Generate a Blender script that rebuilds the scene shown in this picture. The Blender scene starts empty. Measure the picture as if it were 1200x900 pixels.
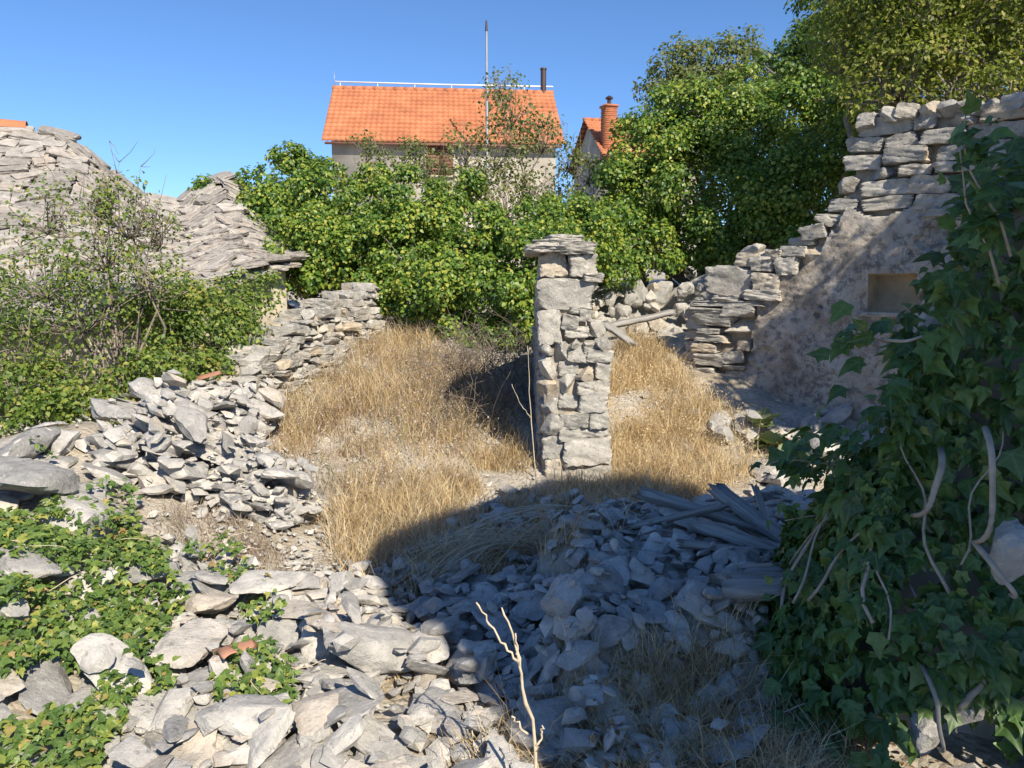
import bpy, math, random
import numpy as np
from mathutils import Vector, Matrix

random.seed(7)
rng = np.random.default_rng(11)
scene = bpy.context.scene
C = scene.collection
R = math.radians

# ------------------------------------------------------------------ camera
PITCH = R(7.9); FPX = 870.0; EYE = 1.65
cam_d = bpy.data.cameras.new('camera'); cam = bpy.data.objects.new('camera', cam_d); C.objects.link(cam)
cam.location = (0, 0, EYE); cam.rotation_euler = (R(90) - PITCH, 0, 0)
cam_d.sensor_width = 36; cam_d.lens = 36 * FPX / 1200; cam_d.clip_end = 3000; cam_d.clip_start = .05
scene.camera = cam

# ------------------------------------------------------------------ sky, sun, exposure
SUN_EL = R(40); SUN_AZ = Vector((.47, -.88)).normalized()
w = bpy.data.worlds.new('World'); scene.world = w; w.use_nodes = True
wn = w.node_tree.nodes; wl = w.node_tree.links
sky = wn.new('ShaderNodeTexSky'); sky.sky_type = 'NISHITA'; sky.sun_disc = False
sky.sun_elevation = SUN_EL; sky.sun_rotation = math.atan2(SUN_AZ.x, SUN_AZ.y)
sky.altitude = 600; sky.air_density = 1.0; sky.dust_density = 0.0; sky.ozone_density = 10
wl.new(sky.outputs[0], wn['Background'].inputs[0]); wn['Background'].inputs[1].default_value = 0.11
sd = bpy.data.lights.new('sun', 'SUN'); sun = bpy.data.objects.new('sun', sd); C.objects.link(sun)
sd.energy = 5.0; sd.angle = R(.53); sd.color = (1, .90, .73)
sun_dir = Vector((SUN_AZ.x * math.cos(SUN_EL), SUN_AZ.y * math.cos(SUN_EL), math.sin(SUN_EL)))
sun.rotation_euler = (-sun_dir).to_track_quat('-Z', 'Y').to_euler(); sun.location = (4, -6, 14)
scene.view_settings.view_transform = 'Standard'; scene.view_settings.look = 'None'
scene.view_settings.exposure = 0.6; scene.view_settings.gamma = 1
scene.view_settings.use_curve_mapping = False
scene.render.engine = 'CYCLES'
scene.cycles.max_bounces = 6; scene.cycles.transparent_max_bounces = 4

# ------------------------------------------------------------------ geometry helpers
cp, sp_ = math.cos(PITCH), math.sin(PITCH)
def at(px, py, d):
    """point seen at photo pixel (1200x900) standing d metres ahead (world Y)"""
    a = (px - 600) / FPX; b = (450 - py) / FPX
    k = d / (cp + b * sp_)
    return np.array((a * k, d, EYE + k * (b * cp - sp_)))
def project(x, y, z):
    zz = z - EYE
    f = y * cp - zz * sp_; u = y * sp_ + zz * cp
    f = np.maximum(f, 1e-3)
    return 600 + FPX * x / f, 450 - FPX * u / f, f
def ss(a, b, x):
    t = np.clip((np.asarray(x, float) - a) / (b - a), 0, 1); return t * t * (3 - 2 * t)
def inpoly(px, py, poly):
    px = np.asarray(px); py = np.asarray(py); c = np.zeros(px.shape, bool); n = len(poly); j = n - 1
    for i in range(n):
        xi, yi = poly[i]; xj, yj = poly[j]
        c ^= ((yi > py) != (yj > py)) & (px < (xj - xi) * (py - yi) / ((yj - yi) or 1e-9) + xi); j = i
    return c
_w = [(rng.normal(size=3), rng.uniform(0, 6.28)) for _ in range(40)]
def wav(P, f, k0=0, n=8):
    P = np.asarray(P, float); s = 0
    for v, ph in _w[k0:k0 + n]:
        s = s + np.sin(P @ (v * f) + ph)
    return s / math.sqrt(n)
def seg_dist(x, y, pts):
    """distance to polyline in plan and interpolated 3rd value"""
    best = np.full(np.shape(x), 1e9); val = np.zeros(np.shape(x))
    for (ax, ay, av), (bx, by, bv) in zip(pts[:-1], pts[1:]):
        dx, dy = bx - ax, by - ay
        t = np.clip(((x - ax) * dx + (y - ay) * dy) / (dx * dx + dy * dy), 0, 1)
        d = np.hypot(x - ax - t * dx, y - ay - t * dy); m = d < best
        best = np.where(m, d, best); val = np.where(m, av + t * (bv - av), val)
    return best, val

def mesh_np(name, V, T, mat, smooth=False, attrs=None, sharp=None):
    """T: (n,3) or (n,4) index array or a list of such arrays"""
    V = np.asarray(V, np.float32).reshape(-1, 3)
    Ts = T if isinstance(T, list) else [T]
    Ts = [np.asarray(t, np.int32) for t in Ts if len(t)]
    me = bpy.data.meshes.new(name)
    idx = np.concatenate([t.ravel() for t in Ts]); tot = np.concatenate([np.full(len(t), t.shape[1], np.int32) for t in Ts])
    me.vertices.add(len(V)); me.vertices.foreach_set('co', V.ravel())
    me.loops.add(len(idx)); me.loops.foreach_set('vertex_index', idx)
    me.polygons.add(len(tot)); me.polygons.foreach_set('loop_start', np.concatenate([[0], np.cumsum(tot)[:-1]]).astype(np.int32))
    me.update(calc_edges=True)
    if smooth:
        me.polygons.foreach_set('use_smooth', np.ones(len(tot), bool))
        if sharp: me.set_sharp_from_angle(angle=R(sharp))
    for k, v in (attrs or {}).items():
        a = me.attributes.new(k, 'FLOAT', 'POINT'); a.data.foreach_set('value', np.asarray(v, np.float32))
    me.materials.append(mat)
    return me
def link(name, me, parent=None, loc=None, rot=None, scale=None):
    o = bpy.data.objects.new(name, me); C.objects.link(o)
    if parent: o.parent = parent
    if loc is not None: o.location = loc
    if rot is not None: o.rotation_euler = rot
    if scale is not None: o.scale = scale
    return o
def tag(o, label=None, cat=None, group=None, kind=None):
    if label: o['label'] = label
    if cat: o['category'] = cat
    if group: o['group'] = group
    if kind: o['kind'] = kind
    return o
def thing(name, loc, label, cat, group=None):
    o = bpy.data.objects.new(name, None); C.objects.link(o); o.location = loc; o.empty_display_size = .1
    return tag(o, label, cat, group)
def child(name, me, parent):
    """mesh given in world coordinates, hung under an Empty at its base"""
    o = link(name, me, parent); o.matrix_parent_inverse = Matrix.Translation(-Vector(parent.location)); return o
class MB:
    def __init__(s): s.V = []; s.T = []; s.Q = []; s.A = []; s.n = 0
    def add(s, V, T=None, Q=None, a=None):
        V = np.asarray(V, float)
        s.V.append(V)
        if T is not None and len(T): s.T.append(np.asarray(T) + s.n)
        if Q is not None and len(Q): s.Q.append(np.asarray(Q) + s.n)
        if a is not None: s.A.append(a)
        s.n += len(V); return s
    def mesh(s, name, mat, smooth=False, sharp=None, attr=None):
        L = []
        if s.T: L.append(np.concatenate(s.T))
        if s.Q: L.append(np.concatenate(s.Q))
        return mesh_np(name, np.concatenate(s.V), L, mat, smooth, {attr: np.concatenate(s.A)} if attr else None, sharp)
    def box(s, lo, hi, M=None):
        x0, y0, z0 = lo; x1, y1, z1 = hi
        V = np.array([(x0,y0,z0),(x1,y0,z0),(x1,y1,z0),(x0,y1,z0),(x0,y0,z1),(x1,y0,z1),(x1,y1,z1),(x0,y1,z1)], float)
        if M is not None: V = V @ np.array(M)[:3,:3].T + np.array(M)[:3,3]
        return s.add(V, Q=[(0,3,2,1),(4,5,6,7),(0,1,5,4),(1,2,6,5),(2,3,7,6),(3,0,4,7)])
    def tube(s, pts, rad, n=5, rough=0):
        pts = np.asarray(pts, float); k = len(pts); rad = np.broadcast_to(np.asarray(rad, float), (k,))
        t = np.gradient(pts, axis=0); t /= np.linalg.norm(t, axis=1, keepdims=True) + 1e-9
        ref = np.array((0, 0, 1.)) if abs(t[0][2]) < .9 else np.array((1., 0, 0))
        a = np.cross(t, ref); a /= np.linalg.norm(a, axis=1, keepdims=True) + 1e-9; b = np.cross(t, a)
        th = np.arange(n) * 2 * math.pi / n
        rr = rad[:, None] * (1 + (rng.uniform(-rough, rough, (k, n)) if rough else 0))
        V = pts[:, None] + (a[:, None] * np.cos(th)[None, :, None] + b[:, None] * np.sin(th)[None, :, None]) * rr[..., None]
        i = np.arange(k - 1)[:, None] * n; j = np.arange(n)[None]; j2 = (j + 1) % n
        Q = np.stack([i + j, i + j2, i + n + j2, i + n + j], -1).reshape(-1, 4)
        V = np.concatenate([V.reshape(-1, 3), pts[:1], pts[-1:]])
        c0 = k * n; T = [(c0, (q + 1) % n, q) for q in range(n)] + [(c0 + 1, (k - 1) * n + q, (k - 1) * n + (q + 1) % n) for q in range(n)]
        return s.add(V, T=T, Q=Q)

# ------------------------------------------------------------------ materials
def mat_new(name):
    m = bpy.data.materials.new(name); m.use_nodes = True
    nt = m.node_tree; b = nt.nodes['Principled BSDF']
    return m, nt, b
def nd(nt, t, **kw):
    n = nt.nodes.new(t)
    for k, v in kw.items():
        if hasattr(n, k): setattr(n, k, v)
        else: n.inputs[k.replace('_', ' ')].default_value = v
    return n
def ramp(nt, src, stops):
    r = nt.nodes.new('ShaderNodeValToRGB'); e = r.color_ramp.elements
    while len(e) < len(stops): e.new(.5)
    for el, (p, c) in zip(e, stops): el.position = p; el.color = (*c, 1)
    nt.links.new(src, r.inputs[0]); return r.outputs[0]
def mix(nt, fac, a, b, mode='MIX'):
    m = nt.nodes.new('ShaderNodeMix'); m.data_type = 'RGBA'; m.blend_type = mode
    for s, v in ((m.inputs[0], fac), (m.inputs[6], a), (m.inputs[7], b)):
        if isinstance(v, bpy.types.NodeSocket): nt.links.new(v, s)
        else: s.default_value = v if not isinstance(v, tuple) else (*v, 1)
    return m.outputs[2]
def noise(nt, scale, detail=4, rough=.55, vec=None, out=0, dist=0):
    n = nd(nt, 'ShaderNodeTexNoise', Scale=scale, Detail=detail, Roughness=rough, Distortion=dist)
    if vec is not None: nt.links.new(vec, n.inputs['Vector'])
    return n.outputs[out]
def mathn(nt, op, a, b=None):
    m = nt.nodes.new('ShaderNodeMath'); m.operation = op
    for s, v in ((m.inputs[0], a), (m.inputs[1], b)):
        if v is None: continue
        if isinstance(v, bpy.types.NodeSocket): nt.links.new(v, s)
        else: s.default_value = v
    return m.outputs[0]
def rand_id(nt):
    g = nt.nodes.new('ShaderNodeNewGeometry'); o = nt.nodes.new('ShaderNodeObjectInfo')
    return mathn(nt, 'FRACT', mathn(nt, 'ADD', g.outputs['Random Per Island'], o.outputs['Random']))
def wpos(nt):
    return nt.nodes.new('ShaderNodeNewGeometry').outputs['Position']
def bump(nt, b, h, strength, dist=.02):
    bp = nd(nt, 'ShaderNodeBump', Strength=strength, Distance=dist); nt.links.new(h, bp.inputs['Height'])
    nt.links.new(bp.outputs[0], b.inputs['Normal'])

def rock_mat(name, dark, mid, light, warm=(.42, .36, .28), lichen=.5):
    m, nt, b = mat_new(name); p = wpos(nt); L = nt.links
    base = ramp(nt, rand_id(nt), [(0, dark), (.45, mid), (.8, light), (1, warm)])
    n1 = ramp(nt, noise(nt, 9, 6, .65, p), [(.3, (.62, .62, .62)), (.7, (1.2, 1.18, 1.14))])
    c = mix(nt, 1, base, n1, 'MULTIPLY')
    sp1 = ramp(nt, noise(nt, 38, 4, .6, p, dist=.6), [(.56, (0, 0, 0)), (.66, (1, 1, 1))])
    c = mix(nt, mathn(nt, 'MULTIPLY', sp1, lichen), c, (.55, .54, .5))
    sp2 = ramp(nt, noise(nt, 23, 5, .7, p), [(.33, (1, 1, 1)), (.43, (0, 0, 0))])
    c = mix(nt, mathn(nt, 'MULTIPLY', sp2, .55), c, (.1, .1, .1))
    L.new(c, b.inputs['Base Color']); b.inputs['Roughness'].default_value = .92
    b.inputs['Specular IOR Level'].default_value = .25
    h = mathn(nt, 'ADD', noise(nt, 26, 8, .7, p), mathn(nt, 'MULTIPLY', noise(nt, 120, 4, .7, p), .35))
    bump(nt, b, h, .8, .02)
    return m
M_ROCK = rock_mat('limestone', (.33, .325, .32), (.46, .448, .432), (.58, .56, .53), (.55, .49, .42))
M_GRAVEL = rock_mat('pale_gravel', (.42, .40, .37), (.55, .53, .49), (.66, .64, .60), (.5, .44, .36), .3)
M_SLAB = rock_mat('roof_slab_stone', (.27, .25, .235), (.37, .345, .32), (.47, .44, .41), (.42, .36, .31), .3)
M_WALL = rock_mat('wall_stone', (.33, .32, .30), (.42, .405, .375), (.52, .495, .45), (.50, .42, .32), .5)

def plain(name, col, rough=.8, metal=0, var=.25, scale=8, bmp=.2):
    m, nt, b = mat_new(name)
    n = ramp(nt, noise(nt, scale, 5, .6, wpos(nt)), [(.3, (1 - var,) * 3), (.7, (1 + var * .6,) * 3)])
    nt.links.new(mix(nt, 1, col, n, 'MULTIPLY'), b.inputs['Base Color'])
    b.inputs['Roughness'].default_value = rough; b.inputs['Metallic'].default_value = metal
    if bmp: bump(nt, b, noise(nt, scale * 5, 5, .6, wpos(nt)), bmp, .01)
    return m
def plaster_mat():
    m, nt, b = mat_new('old_lime_plaster'); p = wpos(nt)
    c = ramp(nt, noise(nt, 3.2, 9, .72, p), [(.34, (.27, .23, .19)), (.48, (.47, .42, .36)), (.62, (.62, .57, .50))])
    c = mix(nt, mathn(nt, 'MULTIPLY', ramp(nt, noise(nt, 11, 6, .7, p), [(.40, (1, 1, 1)), (.5, (0, 0, 0))]), .75), c, (.17, .155, .14))
    vc = nd(nt, 'ShaderNodeTexVoronoi', Scale=5.5); vc.feature = 'DISTANCE_TO_EDGE'; wv_ = nt.nodes.new('ShaderNodeVectorMath'); wv_.operation = 'ADD'; nn_ = nd(nt, 'ShaderNodeTexNoise', Scale=7.0, Detail=4.0); nt.links.new(p, nn_.inputs['Vector']); sc_n = nt.nodes.new('ShaderNodeVectorMath'); sc_n.operation = 'SCALE'; sc_n.inputs['Scale'].default_value = .35; nt.links.new(nn_.outputs['Color'], sc_n.inputs[0]); nt.links.new(p, wv_.inputs[0]); nt.links.new(sc_n.outputs[0], wv_.inputs[1]); nt.links.new(wv_.outputs[0], vc.inputs['Vector'])
    crk = mathn(nt, 'MULTIPLY', ramp(nt, vc.outputs['Distance'], [(0, (1, 1, 1)), (.035, (0, 0, 0))]), ramp(nt, noise(nt, 2.1, 3, .5, p), [(.45, (0, 0, 0)), (.55, (1, 1, 1))]))
    c = mix(nt, mathn(nt, 'MULTIPLY', crk, .7), c, (.1, .09, .08))
    c = mix(nt, mathn(nt, 'MULTIPLY', ramp(nt, noise(nt, 6, 6, .7, p, dist=1), [(.57, (0, 0, 0)), (.66, (1, 1, 1))]), .5), c, (.60, .55, .48))
    nt.links.new(c, b.inputs['Base Color']); b.inputs['Roughness'].default_value = .95
    bump(nt, b, mathn(nt, 'ADD', noise(nt, 14, 8, .7, p), mathn(nt, 'MULTIPLY', noise(nt, 70, 5, .7, p), .4)), 1.0, .035)
    return m
M_PLASTER = plaster_mat()
M_NICHE = plain('cream_niche_plaster', (.50, .40, .27), .9, 0, .3, 5)
M_CORE = plain('earth_mortar', (.36, .31, .25), .95, 0, .45, 9, .8)
M_STUCCO = plain('old_house_stucco', (.42, .38, .32), .95, 0, .35, 1.2, .3)
M_STUCCO2 = plain('hut_lime_wall', (.47, .42, .33), .95, 0, .35, 2.5, .6)
M_BRICK = plain('chimney_brick', (.42, .15, .07), .9, 0, .3, 6)
M_TERRA = plain('broken_terracotta', (.40, .20, .13), .85, 0, .3, 14)
M_METAL = plain('galvanised_metal', (.36, .36, .36), .5, .6, .15, 3, 0)
M_DARKMETAL = plain('dark_flue_metal', (.07, .05, .05), .5, .4, .2, 3, 0)
M_WHITE = plain('white_pipe_paint', (.75, .75, .72), .5, 0, .08, 3, 0)
M_SHUTTER = plain('brown_painted_wood', (.20, .09, .06), .7, 0, .2, 5, .1)

def tile_mat():
    m, nt, b = mat_new('orange_clay_tile'); p = wpos(nt)
    c = ramp(nt, noise(nt, 1.3, 5, .65, p), [(.3, (.32, .115, .052)), (.5, (.42, .155, .07)), (.7, (.50, .20, .095))])
    c = mix(nt, mathn(nt, 'MULTIPLY', ramp(nt, noise(nt, 9, 4, .6, p), [(.55, (0, 0, 0)), (.7, (1, 1, 1))]), .35), c, (.28, .1, .05))
    nt.links.new(c, b.inputs['Base Color']); b.inputs['Roughness'].default_value = .8; return m
M_TILE = tile_mat()
def wood_mat():
    m, nt, b = mat_new('weathered_grey_wood')
    tc = nt.nodes.new('ShaderNodeTexCoord'); mp = nt.nodes.new('ShaderNodeMapping'); mp.inputs['Scale'].default_value = (2, 38, 38)
    nt.links.new(tc.outputs['Object'], mp.inputs[0])
    n = noise(nt, 1.0, 7, .7, mp.outputs[0])
    c = ramp(nt, n, [(.3, (.09, .085, .075)), (.5, (.28, .265, .245)), (.72, (.46, .44, .41))])
    nt.links.new(c, b.inputs['Base Color']); b.inputs['Roughness'].default_value = .9; bump(nt, b, n, 1, .015); return m
M_WOOD = wood_mat()
M_TWIG = plain('grey_bark', (.22, .185, .15), .9, 0, .35, 20)
M_VINE = plain('pale_ivy_vine', (.36, .31, .25), .85, 0, .3, 25)
M_STRAWSTEM = plain('pale_dry_stem', (.55, .46, .33), .8, 0, .25, 30, 0)

def leaf_mat(name, stops, trans=.3, rough=.42, vein=False, clump=.35, tcol=(.28, .40, .05)):
    m, nt, b = mat_new(name); L = nt.links; p = wpos(nt)
    f = rand_id(nt)
    big = mathn(nt, 'MULTIPLY', mathn(nt, 'SUBTRACT', noise(nt, 1.7, 3, .5, p), .5), clump * 3)
    c = ramp(nt, mathn(nt, 'ADD', f, big), stops)
    if vein:
        a = nt.nodes.new('ShaderNodeAttribute'); a.attribute_name = 'vein'
        v = mathn(nt, 'POWER', a.outputs['Fac'], 9)
        c = mix(nt, mathn(nt, 'MULTIPLY', v, .6), c, (.21, .28, .12))
        c = mix(nt, 1, c, ramp(nt, noise(nt, 60, 4, .6, p), [(.3, (.75,) * 3), (.7, (1.15,) * 3)]), 'MULTIPLY')
    L.new(c, b.inputs['Base Color']); b.inputs['Roughness'].default_value = rough
    b.inputs['Specular IOR Level'].default_value = .4
    t = nt.nodes.new('ShaderNodeBsdfTranslucent'); L.new(mix(nt, .75, c, tcol), t.inputs[0])
    ms = nt.nodes.new('ShaderNodeMixShader'); ms.inputs[0].default_value = trans
    L.new(b.outputs[0], ms.inputs[1]); L.new(t.outputs[0], ms.inputs[2]); L.new(ms.outputs[0], nt.nodes['Material Output'].inputs[0])
    return m
G = lambda *c: c
M_IVYBIG = leaf_mat('dark_ivy_leaf', [(0, (.035, .08, .022)), (.5, (.062, .14, .034)), (.85, (.11, .20, .045)), (1, (.19, .26, .06))], .22, .38, True, .15)
M_IVYGND = leaf_mat('ground_ivy_leaf', [(0, (.045, .095, .022)), (.45, (.10, .18, .035)), (.84, (.19, .26, .05)), (.97, (.38, .38, .08)), (1, (.34, .22, .09))], .25, .45, True, .12)
M_IVYBUSH = leaf_mat('bush_ivy_leaf', [(0, (.035, .09, .018)), (.4, (.10, .19, .028)), (.75, (.22, .31, .045)), (1, (.40, .40, .07))], .32, .42)
M_TREE = leaf_mat('tree_leaf', [(0, (.025, .065, .016)), (.5, (.06, .125, .024)), (.85, (.11, .18, .03)), (1, (.17, .22, .04))], .3, .45)
M_LOOSE = leaf_mat('yellow_green_leaf', [(0, (.09, .12, .022)), (.5, (.21, .24, .036)), (.85, (.34, .34, .055)), (1, (.40, .34, .1))], .45, .5)
M_SHRUB = leaf_mat('shrub_leaf', [(0, (.05, .095, .02)), (.5, (.12, .19, .03)), (.85, (.22, .28, .045)), (1, (.32, .29, .07))], .32, .5)
M_SAPL = leaf_mat('dull_olive_leaf', [(0, (.06, .085, .025)), (.5, (.12, .15, .04)), (.85, (.19, .2, .06)), (1, (.25, .18, .08))], .3, .5)
M_GREYLEAF = leaf_mat('grey_felt_leaf', [(0, (.12, .16, .08)), (1, (.2, .24, .13))], .15, .8)
def straw_mat(name, stops):
    m, nt, b = mat_new(name); p = wpos(nt)
    big = mathn(nt, 'MULTIPLY', mathn(nt, 'SUBTRACT', noise(nt, 2.2, 4, .6, p), .5), 1.1)
    c = ramp(nt, mathn(nt, 'ADD', rand_id(nt), big), stops)
    nt.links.new(c, b.inputs['Base Color']); b.inputs['Roughness'].default_value = .7; b.inputs['Specular IOR Level'].default_value = .2
    t = nt.nodes.new('ShaderNodeBsdfTranslucent'); nt.links.new(c, t.inputs[0])
    ms = nt.nodes.new('ShaderNodeMixShader'); ms.inputs[0].default_value = .3
    nt.links.new(b.outputs[0], ms.inputs[1]); nt.links.new(t.outputs[0], ms.inputs[2]); nt.links.new(ms.outputs[0], nt.nodes['Material Output'].inputs[0])
    return m
M_STRAW = straw_mat('dry_straw', [(0, (.30, .21, .11)), (.3, (.55, .40, .21)), (.65, (.70, .55, .32)), (1, (.74, .65, .46))])
M_HERB = straw_mat('faded_herb', [(0, (.24, .17, .11)), (.4, (.42, .34, .26)), (.75, (.47, .41, .38)), (1, (.28, .30, .12))])
M_BRAMBLE = plain('grey_dead_twig', (.20, .16, .13), .9, 0, .3, 20, 0)
M_GREENGRASS = straw_mat('green_grass', [(0, (.06, .10, .025)), (.6, (.13, .19, .05)), (1, (.30, .30, .10))])

def ground_mat():
    m, nt, b = mat_new('stony_soil'); p = wpos(nt)
    soil = ramp(nt, noise(nt, 3, 7, .65, p), [(.3, (.20, .165, .12)), (.5, (.36, .31, .24)), (.65, (.50, .45, .37))])
    vor = nd(nt, 'ShaderNodeTexVoronoi', Scale=34.0); nt.links.new(p, vor.inputs['Vector'])
    grav = ramp(nt, vor.outputs['Color'], [(.1, (.28, .27, .25)), (.9, (.52, .49, .44))])
    g = ramp(nt, noise(nt, 1.1, 5, .6, p), [(.42, (0, 0, 0)), (.58, (1, 1, 1))])
    c = mix(nt, mathn(nt, 'MULTIPLY', g, .7), soil, grav)
    nt.links.new(c, b.inputs['Base Color']); b.inputs['Roughness'].default_value = .95
    h = mathn(nt, 'SUBTRACT', noise(nt, 30, 6, .7, p), vor.outputs['Distance'])
    bump(nt, b, h, .7, .02); return m
M_GROUND = ground_mat()

# ------------------------------------------------------------------ terrain
def hgt(x, y):
    x = np.asarray(x, float); y = np.asarray(y, float)
    h = 1.0 * ss(5.6, 9.8, y) + np.clip(y - 10, 0, 24) * .06
    h = h + .55 * ss(-1.15, -3.1, x) * ss(.6, 2.2, y) * (1 - ss(5.0, 6.6, y))
    d, v = seg_dist(x, y, [(-3.3, 5.1, .1), (-2.85, 6.0, .25), (-2.6, 6.6, .28), (-2.5, 7.1, .06), (-1.75, 9.1, .0)])
    h = h + v * (1 - ss(.12, .75, d))
    # rubble platform under the fallen beams, with a steep left edge
    e = .06 * np.sin(y * 7) + .04 * np.sin(y * 17)
    h = h + (.29 + .04 * np.sin(x * 4 + y * 3)) * ss(.14, .30, x + e) * ss(2.45, 3.0, y + .05 * np.sin(x * 9)) * (1 - ss(4.2, 5.3, y))
    near = (np.abs(x) < 8) & (y < 14) & (y > -3)
    h = h + np.where(near, .022 * np.sin(5 * x + 2 * y) + .018 * np.sin(7.3 * y - 3 * x + 1) + .012 * np.sin(15 * x + 9 * y), 0)
    return h
def axis(lo, hi, step, far):
    a = [lo]; s = step
    while a[-1] > -far: s *= 1.35; a.append(a[-1] - s)
    b = list(np.arange(lo, hi, step)); c = [b[-1]]; s = step
    while c[-1] < far: s *= 1.35; c.append(c[-1] + s)
    return np.array(sorted(set(a + b + c)))
gx = axis(-5, 5, .06, 900); gy = axis(.5, 11, .06, 900)
X, Y = np.meshgrid(gx, gy); Z = hgt(X, Y)
Z = Z - .02
nx, ny = len(gx), len(gy)
i = np.arange(ny - 1)[:, None] * nx + np.arange(nx - 1)[None]
Q = np.stack([i, i + 1, i + nx + 1, i + nx], -1).reshape(-1, 4)
ground = link('ground', mesh_np('ground', np.stack([X, Y, Z], -1), Q, M_GROUND, True))
tag(ground, 'pale stony soil of the ruined yard strewn with rubble', 'ground', kind='structure')

# ------------------------------------------------------------------ rocks
def ico(sub):
    import bmesh
    bm = bmesh.new(); bmesh.ops.create_icosphere(bm, subdivisions=sub, radius=1)
    V = np.array([v.co[:] for v in bm.verts]); V /= np.linalg.norm(V, axis=1, keepdims=True)
    T = np.array([[v.index for v in f.verts] for f in bm.faces]); bm.free(); return V, T
ICO = {k: ico(k) for k in (1, 2, 3, 4)}
def rock_shape(sub, flat=.55, planes=11, nz=.035, box=False, seed=0):
    g = np.random.default_rng(seed)
    D, T = ICO[sub]
    if box:
        N = [np.array(v, float) for v in ((1,0,0),(-1,0,0),(0,1,0),(0,-1,0),(0,0,1),(0,0,-1))]
        N = [n + g.normal(0, .07, 3) for n in N]; H = [1.0 - g.uniform(0, .06) for _ in N]
        for _ in range(4):
            n = np.sign(g.normal(size=3)) * g.uniform(.45, 1, 3); N.append(n); H.append(g.uniform(1.05, 1.4) * np.linalg.norm(n))
        N = [n / np.linalg.norm(n) for n in N]; H = [h if k < 6 else h / 1.0 for k, h in enumerate(H)]
        H = [h if k < 6 else g.uniform(1.3, 1.62) for k, h in enumerate(H)]
    else:
        N = g.normal(size=(planes, 3)); N /= np.linalg.norm(N, axis=1, keepdims=True); H = g.uniform(.55, .95, planes)
        N = list(N) + [np.array((.05, .1, 1.)), np.array((-.1, .05, -1.))]; H = list(H) + [.75, .75]
    r = np.full(len(D), 1e9)
    for n, h in zip(N, H):
        d = D @ n; r = np.minimum(r, np.where(d > .05, h / np.maximum(d, .05), 1e9))
    r = np.minimum(r, 1.8 if box else 1.6)
    V = D * r[:, None]
    nn = wav(V + seed * 1.7, 3.1, seed % 20) * nz + wav(V + seed, 8.5, (seed * 3) % 20) * nz * .55
    V = V * (1 + nn)[:, None]
    if not box: V[:, 2] *= flat
    return V, T
NR = 20
ROCKP = [(random.choice((.25, .32, .42, .55, .68)), random.randint(12, 18)) for _ in range(NR)]
ROCKS = [rock_shape(3, f, p, .035, False, k) for k, (f, p) in enumerate(ROCKP)]
ROCKS_MID = [rock_shape(2, f, p, .04, False, 50 + k) for k, (f, p) in enumerate([(random.choice((.3, .4, .55, .7)), random.randint(10, 15)) for _ in range(NR)])]
ROCKS_LOW = [rock_shape(1, f, 7, .05, False, 90 + k) for k, f in enumerate([random.choice((.4, .55, .7)) for _ in range(14)])]
BOXES = [rock_shape(3, box=True, nz=.045, seed=130 + k) for k in range(16)]
def crisp(V, T, seed):
    """finer copy with broken, pitted surface"""
    return V * (1 + wav(V + seed, 17, seed % 25) * .012 + wav(V + seed, 37, (seed * 7) % 25) * .006)[:, None], T
ROCKS4 = [crisp(*rock_shape(4, f, p, .035, False, k), k) for k, (f, p) in enumerate(ROCKP)]
BOXES4 = [crisp(*rock_shape(4, box=True, nz=.04, seed=130 + k), k) for k in range(16)]
ROCK_ME = [mesh_np('rock_%02d' % k, V, T, M_ROCK, True, None, 26) for k, (V, T) in enumerate(ROCKS4)]
MID_ME = [mesh_np('fragment_%02d' % k, V, T, M_ROCK, True, None, 32) for k, (V, T) in enumerate(ROCKS_MID)]
BOX_ME = [mesh_np('block_%02d' % k, V, T, M_WALL, True, None, 26) for k, (V, T) in enumerate(BOXES4)]
SLAB_ME = [mesh_np('slab_%02d' % k, V, T, M_SLAB, True, None, 28) for k, (V, T) in enumerate(BOXES4)]
BROCK_ME = [mesh_np('walling_%02d' % k, V, T, M_WALL, True, None, 26) for k, (V, T) in enumerate([(((v - v.min(0)) / np.ptp(v, axis=0) * 2 - 1), t) for v, t in ROCKS4])]

def rotm(a, b, c):
    return np.array(Matrix.Rotation(c, 3, 'Z') @ Matrix.Rotation(b, 3, 'Y') @ Matrix.Rotation(a, 3, 'X'))

# zones of rubble, outlined in the photograph and tested on the ground
Z_FRONT = [(330, 690), (430, 665), (520, 690), (650, 690), (655, 840), (900, 860), (900, 1000), (60, 1000), (130, 860), (165, 780), (225, 690), (200, 640), (260, 640), (300, 700)]
Z_MIDSH = [(470, 650), (560, 600), (640, 575), (700, 585), (690, 640), (655, 700), (655, 840), (760, 900), (600, 900), (500, 760)]
Z_HEAP = [(640, 650), (690, 600), (740, 570), (960, 560), (1060, 560), (1060, 720), (960, 760), (900, 860), (640, 860)]
Z_LEFT = [(60, 600), (130, 540), (200, 480), (290, 440), (300, 390), (425, 325), (440, 345), (415, 400), (340, 480), (300, 520), (300, 560), (385, 600), (330, 625), (230, 610), (180, 600), (120, 620)]
Z_RROOM = [(800, 470), (960, 480), (1060, 500), (1060, 600), (930, 600), (860, 560), (820, 500)]
Z_BANK = [(-300, 540), (60, 540), (180, 600), (330, 720), (340, 860), (330, 960), (-300, 960)]
GRX0, GRY0, GS = -5.2, 1.6, .025
HX = np.arange(GRX0, 4.5, GS); HY = np.arange(GRY0, 9.8, GS)
HM = hgt(*np.meshgrid(HX, HY))
FLATS = [k for k, (V, T) in enumerate(ROCKS) if np.ptp(V[:, 2]) < .45 * np.ptp(V[:, 0])]
stones = []      # (pos, rot, scale, kind, variant, zone)
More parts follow.
